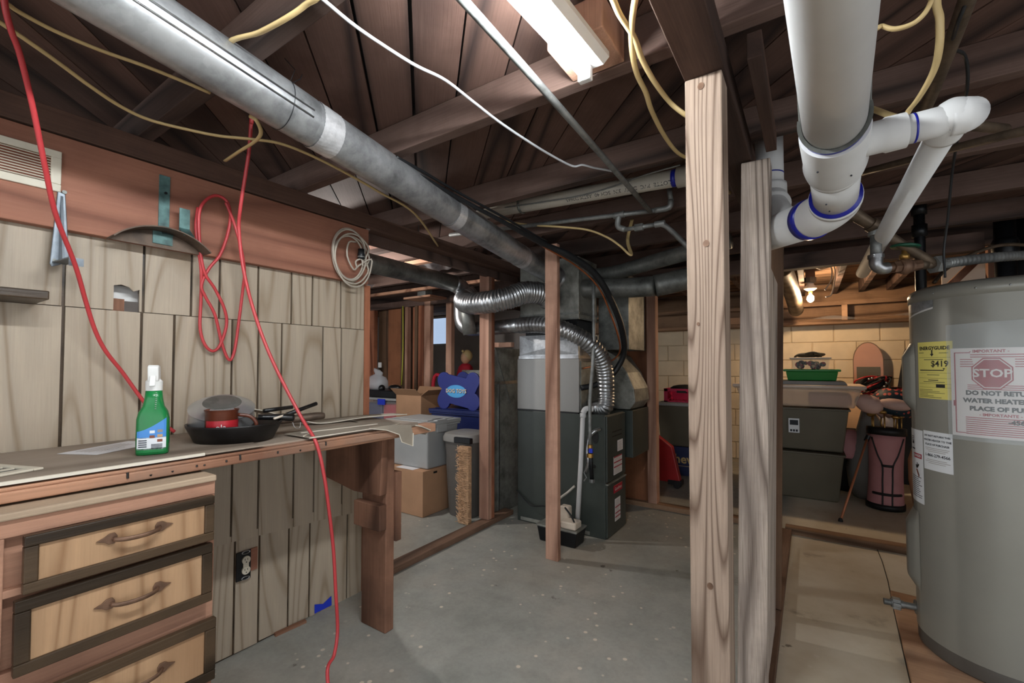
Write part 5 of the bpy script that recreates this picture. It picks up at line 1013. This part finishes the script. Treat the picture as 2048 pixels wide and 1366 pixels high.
for k in range(5): b.tube(spline([(gx - .05 + .02 * k, 5.03 - .01 * k, 1.32), (gx + .03 + .02 * k, 5.0 + .02 * k, 1.335 - .004 * k), (gx + .09 - .01 * k, 5.02 + .02 * k, 1.30)], 4), .011, 8)
b.tube(spline([(gx - .08, 5.04, 1.32), (gx - .11, 5.03, 1.305), (gx - .12, 5.04, 1.293)], 4), .01, 8); obj('glove', b, 'glove_dark', t, True)
# snowboards, helmet, bags
t = thing('snowboard', 'pinkish wooden snowboard standing against the block wall', 'snowboard', (.83, 6.1, 0))
bx0, bx1 = (0.389,6.12,1.165)[0], (0.65,6.12,1.167)[0]; bw = (bx1 - bx0) / 2; bcx = (bx0 + bx1) / 2; zt = (0.527,6.12,1.468)[2]
out = [(bcx - bw * .92, .02), (bcx + bw * .92, .02), (bcx + bw, .5), (bcx + bw, zt - .2)] + [(bcx + bw * math.cos(a), zt - .2 + .2 * math.sin(a)) for a in frange(.15, 3.0, 14)] + [(bcx - bw, zt - .2), (bcx - bw, .5)]
b = B(); b.prism(out, -6.13, -6.118, Matrix(((1, 0, 0, 0), (0, 0, -1, 0), (0, 1, 0, 0), (0, 0, 0, 1)))); obj('edge', b, 'snow_edge', t)
b = B(); b.prism([(bcx + (x - bcx) * .95, .03 + (z - .03) * .993) for x, z in out], -6.118 + .0, -6.114, Matrix(((1, 0, 0, 0), (0, 0, -1, 0), (0, 1, 0, 0), (0, 0, 0, 1)))); obj('deck', b, 'snow_pink', t)
b = B(); b.box(bcx - .1, bcx + .1, 6.108, 6.113, 1.02, 1.20); obj('graphic', b, 'bin_olive', t)
t = thing('snowboard', 'dark narrow snowboard edge leaning behind the water heater', 'snowboard', (1.1, 5.9, 0))
sx0 = (0.761,5.95,1.372)[0]
out = [(sx0 + .0, .02), (sx0 + .27, .02), (sx0 + .27, 1.3)] + [(sx0 + .145 + .125 * math.cos(a), 1.3 + .14 * math.sin(a)) for a in frange(.2, 2.9, 10)] + [(sx0 + .02, 1.3), (sx0 - .04, .9)]
b = B(); b.prism(out, -5.96, -5.945, Matrix(((1, 0, 0, 0), (0, 0, -1, 0), (0, 1, 0, 0), (0, 0, 0, 1)))); obj('deck', b, 'gym_black', t)
b = B(); b.ball((sx0 + .06, 5.94, 1.1), .012, 8); obj('stud', b, 'label_white', t)
hc = V((0.514,5.83,1.016))
t = thing('climbing_gear', 'tangle of black and red straps and buckles by the snowboard', 'gear', hc - V((0, 0, .1)))
b = B(); b.ball(hc, .085, 16, (1.6, .9, .8)); obj('pouch', b, 'gym_black', t, True)
for k in range(7):
    b = B(); a = k * .9; b.tube(spline([hc + V((.13 * math.cos(a + q) * (1 + .2 * math.sin(3 * q)), -.08 + .03 * math.sin(2 * q + k), .09 * math.sin(a * 1.3 + q))) for q in frange(0, 5.6, 8)], 4), .008, 6); obj('strap', b, 'red_paint' if k % 3 == 0 else 'gym_black', t, True)
b = B(); [b.ball(hc + V((.14 * math.sin(2.4 * k), -.1, .07 * math.cos(1.7 * k))), .012, 8) for k in range(5)]; obj('buckle', b, 'galv_bright', t, True)
b = B(); fb = V((0.724,5.855,0.87))
loft(b, [(-.16, .10, .08, 3), (-.1, .13, .1, 3), (.0, .13, .1, 3), (.09, .11, .09, 3), (.13, .06, .05, 2)], fb, Matrix.Identity(3)); obj('floral_bag', b, 'floral', label='dark floral print bag beside the climbing gear', cat='bag', smooth=True)
b = B(); fb2 = V((0.602,5.957,0.781))
loft(b, [(-.22, .10, .08, 3), (-.1, .12, .1, 3), (.05, .11, .1, 3), (.1, .06, .06, 2)], fb2, Matrix.Identity(3)); obj('spotted_bag', b, 'sheet_white', label='pale speckled bag behind the golf clubs', cat='bag', smooth=True)
def sack(name, label, px, mat, w_, d, h, twist=.2):
    p = V(px); b = B()
    loft(b, [(0, w_ * .85, d * .85, 2.6), (h * .1, w_, d, 2.6), (h * .35, w_ * .97, d * 1.05, 2.4), (h * .6, w_ * .84, d * .9, 2.3), (h * .85, w_ * .6, d * .6, 2.1), (h, w_ * .3, d * .3, 2)], p, Matrix.Rotation(twist, 3, 'Z'))
    for i, q in enumerate(b.v): b.v[i] = (q[0] + .02 * math.sin(9 * q[2] + 4 * q[1]), q[1] + .02 * math.sin(7 * q[2] + 5 * q[0]), q[2])
    return obj(name, b, mat, label=label, cat='bag', smooth=True)
g0 = V((0.4,5.246,0))
sack('canvas_sack', 'grey canvas sack between bin stack and golf bag', (g0.x + .03, g0.y, .002), 'can_lid', .15, .12, .80, .3)
sack('cream_duffel', 'cream duffel bag heaped behind the golf bag', (g0.x - .04, g0.y + .42, .42), 'bag_cream', .24, .16, .52, -.2)
sack('black_sack', 'black sack slumped beside the olive bins', (g0.x - .1, g0.y + .24, .002), 'gym_black', .15, .11, .6, .5)
sack('mauve_pouch', 'mauve pouch in front of the black sack', (g0.x - .12, g0.y - .03, .36), 'golf_pink', .11, .07, .26, .2)
sack('tan_sack', 'tan sack hanging beside the golf bag by the heater', (.78, 5.02, .002), 'bag_cream', .10, .09, .7, .1)
# golf bag
gb = V((.515, 4.97, 0)); ax = V((.02, .03, .62))
t = thing('golf_bag', 'pink stand golf bag with black straps and polka dot hood', 'golf bag', gb)
b = B(); b.tube([gb + ax * q + V((0, 0, .004)) for q in frange(0, 1, 10)], lambda i: .128 - .012 * math.sin(i / 10 * 3.1), 28); by = obj('body', b, 'golf_pink', t, True)
b = B(); b.tube([gb + V((0, 0, .003)), gb + V((0, 0, .05))], .134, 28); obj('base', b, 'golf_black', t, True)
b = B(); b.tube([gb + ax * 1.0, gb + ax * 1.1], .136, 28); obj('collar', b, 'golf_black', t, True)
def gsp(u, v, e=.004): return gb + ax * v + V((math.sin(u) * (.126 + e - .012 * math.sin(v * 3.1)), -math.cos(u) * (.126 + e - .012 * math.sin(v * 3.1)), 0))
b = B()
for sg in (-1, 1): b.tube(spline([gsp(sg * .95, .97), gsp(sg * .6, .75), gsp(sg * .3, .6), gsp(sg * .28, .4), gsp(sg * .26, .2), gsp(sg * .25, .04)], 5), .006, 6)
b.tube([gsp(u, .60) for u in frange(-.32, .32, 6)], .011, 6); b.tube([gsp(u, .22) for u in frange(-.85, .85, 10)], .012, 6); obj('strap', b, 'golf_black', by, True)
top = gb + ax * 1.1
b = B(); loft(b, [(.0, .13, .13, 2.4), (.06, .145, .14, 2.4), (.12, .15, .14, 2.4), (.18, .12, .11, 2.2), (.21, .07, .07, 2)], top + V((.03, 0, .12)), Matrix.Rotation(.2, 3, 'Y')); obj('hood', b, 'polka', t, True)
b = B()
for k in range(7):
    a = k * .9; p = top + V((.10 * math.cos(a), .10 * math.sin(a), .0)); b.cyl(p - V((0, 0, .1)), p + V((.0, 0, .13)), .006, 8); b.ball(p + V((-.01, -.02, .10 + .02 * (k % 3))), .024, 10, (1.3, .8, .7))
obj('club', b, 'brass', t, True)
for sg, px_, sz in ((-1, (0.415,4.9,0.885), (1.35, .9, 1.0)), (1, (0.586,4.9,0.889), (1.45, .85, .7))):
    b = B(); c = V(px_); b.ball(c, .078, 20, sz); b.v = [tuple(c + Matrix.Rotation(.45 if sg < 0 else .15, 3, 'Y') @ (V(q) - c)) for q in b.v]; b.tube([c + V((.03 * -sg, .02, -.03)), top + V((.02 * sg, 0, .1))], .025, 12); obj('club_cover', b, 'club_cover', t, True)
b = B(); b.cyl(gb + ax * .95 + V((-.13, -.05, 0)), (0.181,4.355,0.012), .0085, 12); b2 = obj('stand_leg', b, 'leg_orange', t, True)
b = B(); p = V((0.177,4.333,0.002)); b.lathe([(.016, 0), (.016, .01), (.011, .025)], p, None, 12); obj('foot', b, 'golf_black', b2)
b = B(); q = gb + ax * .95 + V((-.13, -.05, 0)); b.tube([q + V((.01, 0, .02)), q + V((-.012, -.006, -.03))], .018, 10); obj('hinge', b, 'golf_black', t)
# shelf corner seen to the left of the pale post
x0 = -1.40
t = thing('delivery_box', 'navy delivery box with tan lettering on the floor', 'box', (-1.2, 5.3, 0))
b = B(); b.box(-1.42, -.88, 5.15, 5.5, .002, .316); obj('carton', b, 'navy_card', t, bevel=.004)
b = B(); text(b, 'chewy', .135, plane_fn((-1.16, 5.148, .18), (1, 0, 0), (0, 0, 1)), bold=.003); b.box(-1.30, -1.08, 5.147, 5.149, .105, .11); obj('lettering', b, 'gold_ink', t)
tote('storage_bin', 'dark olive bin on the navy delivery box', -1.45, -.85, 5.12, 5.5, .32, .775, 'bin_olive', 'tote_grey', .03, .03)
t = thing('milk_crate', 'pink lattice milk crate on the dark olive bin', 'crate', (-1.2, 5.3, .80))
cx0, cx1, cy0, cy1, cz0, cz1 = -1.38, -1.02, 5.15, 5.48, .806, .955
b = B(); b.box(cx0, cx1, cy0, cy1, cz0, cz0 + .012); b.box(cx0, cx1, cy0, cy0 + .012, cz1 - .03, cz1); b.box(cx0, cx1, cy1 - .012, cy1, cz0, cz1); b.box(cx0, cx0 + .012, cy0, cy1, cz0, cz1); b.box(cx1 - .012, cx1, cy0, cy1, cz0, cz1); b.box(cx0 + .012, cx0 + .04, cy0, cy0 + .012, cz0, cz1); obj('shell', b, 'pink_plastic', t)
b = B()
for k in range(-2, 12):
    for sg in (-1, 1):
        a0 = V((cx0 + .04 + k * .034, cy0 + .006, cz0 + .012)); a1 = a0 + V((sg * .1, 0, .11))
        if cx0 + .02 < min(a0.x, a1.x) and max(a0.x, a1.x) < cx1: b.beam(a0, a1, .006, .005, (0, 1, 0))
obj('lattice', b, 'pink_plastic', t)
b = B(); b.box(-1.24, -1.14, 5.146, 5.1495, .91, .935); obj('hand_hole', b, 'gym_black', t)
b = B(); b.ball((-1.18, 5.3, .95), .09, 14, (1.9, 1.2, .55)); obj('dark_cloth', b, 'gym_black', label='black cloth bundle in the pink crate', cat='cloth', smooth=True)
t = thing('floor_jack', 'red floor jack foot beside the plywood panel', 'jack', (-1.15, 4.6, 0))
b = B(); b.prism([(-1.33, .05), (-1.08, .05), (-1.16, .40), (-1.33, .52)], -4.68, -4.6, Matrix(((1, 0, 0, 0), (0, 0, -1, 0), (0, 1, 0, 0), (0, 0, 0, 1)))); obj('body', b, 'red_paint', t, bevel=.01)
b = B(); b.cyl((-1.11, 4.57, .035), (-1.11, 4.70, .035), .034, 16); b.box(-1.2, -1.07, 4.59, 4.69, .03, .075); obj('wheel', b, 'black_rubber', t)
b = B(); b.box(-1.1, -.55, 6.05, 6.2, 1.715, 1.80); obj('shelf_box', b, 'cardboard', label='flat carton stored on top of the block wall', cat='box', bevel=.003)
b = B(); b.grid(lambda u, v: (-.1 + 1.1 * u, 5.96 + .12 * v, 1.712 + .05 * math.sin(5 * u) ** 2 * v + .008 * (1 + math.sin(11 * u))), 20, 6); obj('plastic_sheet', b, 'shop_bag', label='crumpled plastic sheet on the block wall ledge', cat='plastic sheet', smooth=True)
b = B(); b.tube(spline([(-0.183,4.184,2.029),(-0.157,4.684,1.984),(-0.125,5.311,1.877),(-0.117,5.68,1.813)], 4), .07, 24); obj('side_duct', b, 'galv_brown', label='dull duct sloping down behind the bare bulb', cat='duct', smooth=True)
cable('grey_cable', 'beige_cord', .006, [(-0.015,4.654,2.118),(0.088,4.845,2.083),(0.17,4.899,2.096),(0.168,4.902,1.984),(0.122,4.874,1.894)], 'tan cable looped under the joists near the bulb')
cable('grey_cable', 'beige_cord', .006, [(0.182,4.905,2.163),(0.202,4.982,2.061),(0.192,4.98,1.948),(0.168,4.967,1.857),(0.13,4.942,1.839)], 'tan cable end hanging beside the bulb')
# ---------------------------------------------------------------- side room beyond the panelled wall
b = B(); b.box(-3.06, -2.585, 2.58, 2.95, .002, .365); t = thing('cardboard_box', 'plain cardboard box on the floor under the grey tote', 'box', (-2.8, 2.75, 0)); obj('carton', b, 'cardboard', t, bevel=.003)
b = B(); b.box(-2.60, -2.58, 2.70, 2.74, .33, .345); obj('mark', b, 'ink_black', t)
b = B(); b.box(-2.9, -2.7, 2.579, 2.95, .3655, .3665); obj('tape', b, 'paper', t)
t = tote('storage_bin', 'light grey tote standing on the cardboard box', -3.05, -2.575, 2.62, 3.0, .367, .735, 'tote_grey', 'tote_grey', .03, .03)
b = B(); b.box(-2.645, -2.562, 2.72, 2.84, .66, .765); b.box(-2.76, -2.645, 2.70, 2.86, .757, .766); obj('latch', b, 'tote_grey', t, bevel=.01)
tc = V((-2.375, 2.875, .002))
t = thing('trash_can', 'brown grey trash can with a lighter lid behind the reed bundle', 'trash can', tc)
b = B(); loft(b, [(0, .13, .12, 3), (.02, .135, .125, 3), (.60, .165, .155, 3)], tc, Matrix.Identity(3)); obj('body', b, 'can_grey', t, 'auto')
b = B(); loft(b, [(.60, .178, .168, 3), (.63, .18, .17, 3), (.66, .165, .155, 3), (.672, .12, .11, 3)], tc, Matrix.Identity(3)); obj('lid', b, 'can_lid', t, 'auto')
b = B(); b.box(tc.x + .02, tc.x + .185, tc.y - .19, tc.y - .15, .605, .65); obj('clip', b, 'black_paint', t, bevel=.006)
t = thing('reed_bundle', 'rolled reed mat bundle leaning against the doorway stud', 'reed mat', (-2.21, 2.67, 0))
b = B(); b.box(-2.275, -2.18, 2.655, 2.695, .002, .59); obj('core', b, 'reed', t)
b = B()
random.seed(3)
for k in range(420):
    z = .01 + .58 * random.random(); y = 2.645 + .02 * random.random(); x = -2.28 + .09 * random.random(); a = random.uniform(-.9, .9)
    b.tube([(x - .03 * math.cos(a), y, z - .03 * math.sin(a)), (x + .0, y - .008, z), (x + .03 * math.cos(a), y + .004, z + .03 * math.sin(a) * .6)], .0021, 4)
obj('reed_tips', b, 'reed', t, kind='stuff')
t = tote('storage_bin', 'navy blue tote carrying the bone shaped toy box', -3.2, -2.5, 3.3, 3.7, .25, .76, 'tote_blue', 'tote_blue', .03, .03)
b = B(); b.box(-3.25, -2.4, 3.25, 3.75, .002, .248); obj('cardboard_box', b, 'cardboard', label='cardboard box beneath the navy blue tote', cat='box', bevel=.003)
t = thing('toy_box', 'blue bone shaped dog toy box with oval name plate', 'toy box', (-2.87, 3.4, .79))
def bone(cx, cz, w_, h):
    o = []
    for sx, sz, a0 in ((1, -1, -150), (1, 1, -60), (-1, 1, 30), (-1, -1, 120)):
        c = (cx + sx * (w_ - .085), cz + sz * (h - .085))
        o += [(c[0] + .085 * math.cos(math.radians(a0 + 18 + q)), c[1] + .085 * math.sin(math.radians(a0 + 18 + q))) for q in range(0, 205, 17)]
    return o
for yy in (3.33, 3.62):
    b = B(); b.prism(bone(-2.87, .965, .27, .185), -yy - .02, -yy, Matrix(((1, 0, 0, 0), (0, 0, -1, 0), (0, 1, 0, 0), (0, 0, 0, 1)))); e_ = obj('end_panel', b, 'sign_blue', t, bevel=.004)
    if yy == 3.33: sg_ = e_
b = B(); b.box(-3.06, -2.68, 3.35, 3.62, .86, 1.06); obj('trough', b, 'sign_blue', t)
b = B(); b.prism([(-2.89 + .125 * math.cos(a), .962 + .062 * math.sin(a)) for a in frange(0, 6.28 * 31 / 32, 31)], -3.33, -3.326, Matrix(((1, 0, 0, 0), (0, 0, -1, 0), (0, 1, 0, 0), (0, 0, 0, 1)))); ov = obj('name_plate', b, 'sign_oval', sg_)
b = B(); text(b, 'DOG TOYS', .052, plane_fn((-2.885, 3.3245, .962), (1, 0, 0), (0, 0, 1)), bold=.003); obj('lettering', b, 'ink_dark', ov)
b = B(); text(b, 'DOG TOYS', .052, plane_fn((-2.888, 3.3235, .964), (1, 0, 0), (0, 0, 1)), bold=.001); obj('lettering', b, 'lid_white', ov)
t = thing('clip_bin', 'clear bin with blue clips in front of the stud partition', 'bin', (-4.1, 3.5, .55))
b = B(); b.taper(-4.45, -3.83, 3.4, 3.8, .55, .82, .03); obj('body', b, 'clear_plastic', t, bevel=.01)
b = B(); b.box(-4.4, -4.12, 3.45, 3.75, .57, .78); obj('contents', b, 'tote_blue', t, bevel=.02)
b = B(); b.box(-4.10, -3.87, 3.45, 3.75, .57, .78); obj('contents', b, 'doll_red', t, bevel=.02)
b = B(); b.box(-4.47, -3.81, 3.38, 3.82, .82, .845); obj('lid', b, 'tote_grey', t, bevel=.005)
b = B(); b.box(-4.45, -4.35, 3.37, 3.38, .77, .835); b.box(-4.10, -3.98, 3.37, 3.38, .77, .835); obj('clip', b, 'tape_blue', t)
b = B(); b.box(-4.47, -3.81, 3.38, 3.82, .002, .548); obj('low_crate', b, 'can_grey', label='grey crate under the blue clipped bin', cat='crate', bevel=.01)
t = thing('shoe_tray', 'black tray with shiny shoes on the blue clipped bin', 'tray', (-4.1, 3.6, .85))
b = B(); b.box(-4.45, -3.83, 3.42, 3.78, .848, .93); obj('tray', b, 'black_paint', t, bevel=.01)
b = B(); b.ball((-4.16, 3.48, .95), .04, 12, (1, 1, 1)); b.ball((-3.96, 3.5, .96), .05, 12, (2, 1, .7)); obj('shoe', b, 'bakelite', t, True)
b = B(); p = V((-4.38, 3.6, .935))
loft(b, [(0, .14, .1, 2.4), (.08, .15, .11, 2.4), (.14, .10, .08, 2.2), (.17, .05, .04, 2), (.2, .08, .03, 2), (.24, .05, .02, 2)], p, Matrix.Identity(3)); b.v = [(q[0] + .02 * math.sin(30 * q[2]), q[1], q[2] + .015 * math.sin(25 * q[0])) for q in b.v]; obj('shopping_bag', b, 'shop_bag', label='knotted translucent shopping bag on the shoe tray', cat='bag', smooth=True)
t = thing('cardboard_box', 'open cardboard carton with raised flaps beside the clipped bin', 'box', (-3.58, 3.45, .55))
b = B(); b.box(-3.78, -3.40, 3.36, 3.66, .55, .895); obj('carton', b, 'cardboard', t, bevel=.003)
for a, c, u in (((-3.78, 3.36, .895), (-3.40, 3.36, .895), (0, -.08, .07)), ((-3.40, 3.36, .895), (-3.40, 3.66, .895), (.1, 0, .06)), ((-3.78, 3.66, .895), (-3.40, 3.66, .895), (0, .05, .08))):
    b = B(); b.add([a, c, V(c) + V(u), V(a) + V(u)], [(0, 1, 2, 3)]); obj('flap', b, 'cardboard', t, solid=.004)
b = B(); b.box(-3.8, -3.38, 3.34, 3.68, .002, .548); obj('low_crate', b, 'can_lid', label='pale crate under the open carton', cat='crate', bevel=.01)
b = B(); b.box(-3.52, -2.95, 4.16, 4.5, 1.11, 1.16); b.box(-3.5, -2.97, 4.18, 4.48, 1.07, 1.11); t = obj('folded_table', b, 'galv_panel', label='grey folded table top behind the toy box', cat='table', bevel=.004)
b = B(); b.box(-3.5, -3.46, 4.3, 4.34, .0, 1.07); obj('leg', b, 'galv_dark', t); b = B(); b.box(-3.0, -2.96, 4.3, 4.34, .0, 1.07); obj('leg', b, 'galv_dark', t)
pd = V((-3.952,4.75,0.944))
t = thing('doll', 'small doll with blond hair and red dress beyond the studs', 'doll', (pd.x, pd.y, 1.0))
b = B(); loft(b, [(0, .15, .1, 2.3), (.12, .13, .09, 2.2), (.2, .10, .08, 2), (.24, .05, .05, 2)], (pd.x, pd.y, 1.0), Matrix.Identity(3)); obj('dress', b, 'doll_red', t, True)
b = B(); b.ball((pd.x, pd.y, 1.32), .075, 16, (.9, .9, 1.15)); obj('head', b, 'doll_skin', t, True)
b = B(); b.ball((pd.x + .01, pd.y + .02, 1.345), .08, 16, (.95, .95, 1.1)); b.ball((pd.x, pd.y - .06, 1.41), .02, 8); obj('hair', b, 'yellow_cable', t, True)
b = B(); b.box(pd.x - .3, pd.x + .4, pd.y - .2, pd.y + .3, .002, .998); obj('low_crate', b, 'grey_board', label='pale chest under the doll', cat='chest', bevel=.01)
b = B(); q = V((-3.71,3.92,1.011)); b.tube(spline([q + V((-.06, 0, -.3)), q + V((-.05, 0, 0)), q + V((0, 0, .09)), q + V((.07, 0, .05)), q + V((.08, 0, -.15))], 5), .022, 10); obj('red_strap', b, 'doll_red', label='red strap loop behind the toy box', cat='strap', smooth=True)
cable('tape_measure_strip', 'tape_line', .006, [(-4.318,3.94,1.975),(-4.312,3.94,1.411),(-4.335,3.94,0.965)], 'yellow green hanging cable on the stud partition', 'cable', 3)
b = B(); p = V((-4.766,3.97,1.22)); b.rbox(p.x - .03, p.x + .03, 3.945, 3.96, p.z - .035, p.z + .035, .005); obj('wall_switch', b, 'white_plastic', label='small white switch on the stud partition', cat='switch')
# strapping and lath between joists over the side room
for k, (y, z, m) in enumerate(((2.05, 1.99, 'joist_wood'), (2.45, 1.985, 'fascia_wood'), (2.95, 1.98, 'joist_wood'), (3.35, 1.985, 'fascia_wood'))):
    b = B(); b.box(-5.5, -2.2, y, y + .05, 2.01, 2.0405); obj('furring_strip', b, m, label=('brown', 'tan', 'reddish', 'pale')[k] + ' furring strip under the joists over the side room', cat='wood strip')
b = B(); p = V((-3.464,3.4,1.943)); b.box(p.x - .2, p.x + .2, 3.35, 3.6, p.z - .01, p.z + .01); o = obj('ceiling_fixture', b, 'fascia_wood', label='small board fixture under the side room joists', cat='fixture')
b = B(); b.box(p.x - .06, p.x + .06, 3.42, 3.52, p.z + .01, 2.04); obj('bracket', b, 'galv_dark', o)
for k, px_ in enumerate(((-3.887,2.835,2), (-2.862,2.576,2), (-2.647,2.624,2))):
    q = V(px_); b = B(); b.grid(lambda u, v: (q.x - .25 + .5 * u, q.y - .12 + .24 * v, 2.03 - .03 * math.sin(3.1 * u) + .008 * math.sin(19 * u + 7 * v)), 24, 8); obj('foil_scrap', b, 'foil', label=('crumpled foil facing over the side room beside the panelled wall', 'torn foil facing strip below the branch duct', 'small foil facing scrap near the branch duct elbow')[k], cat='foil', smooth=True)
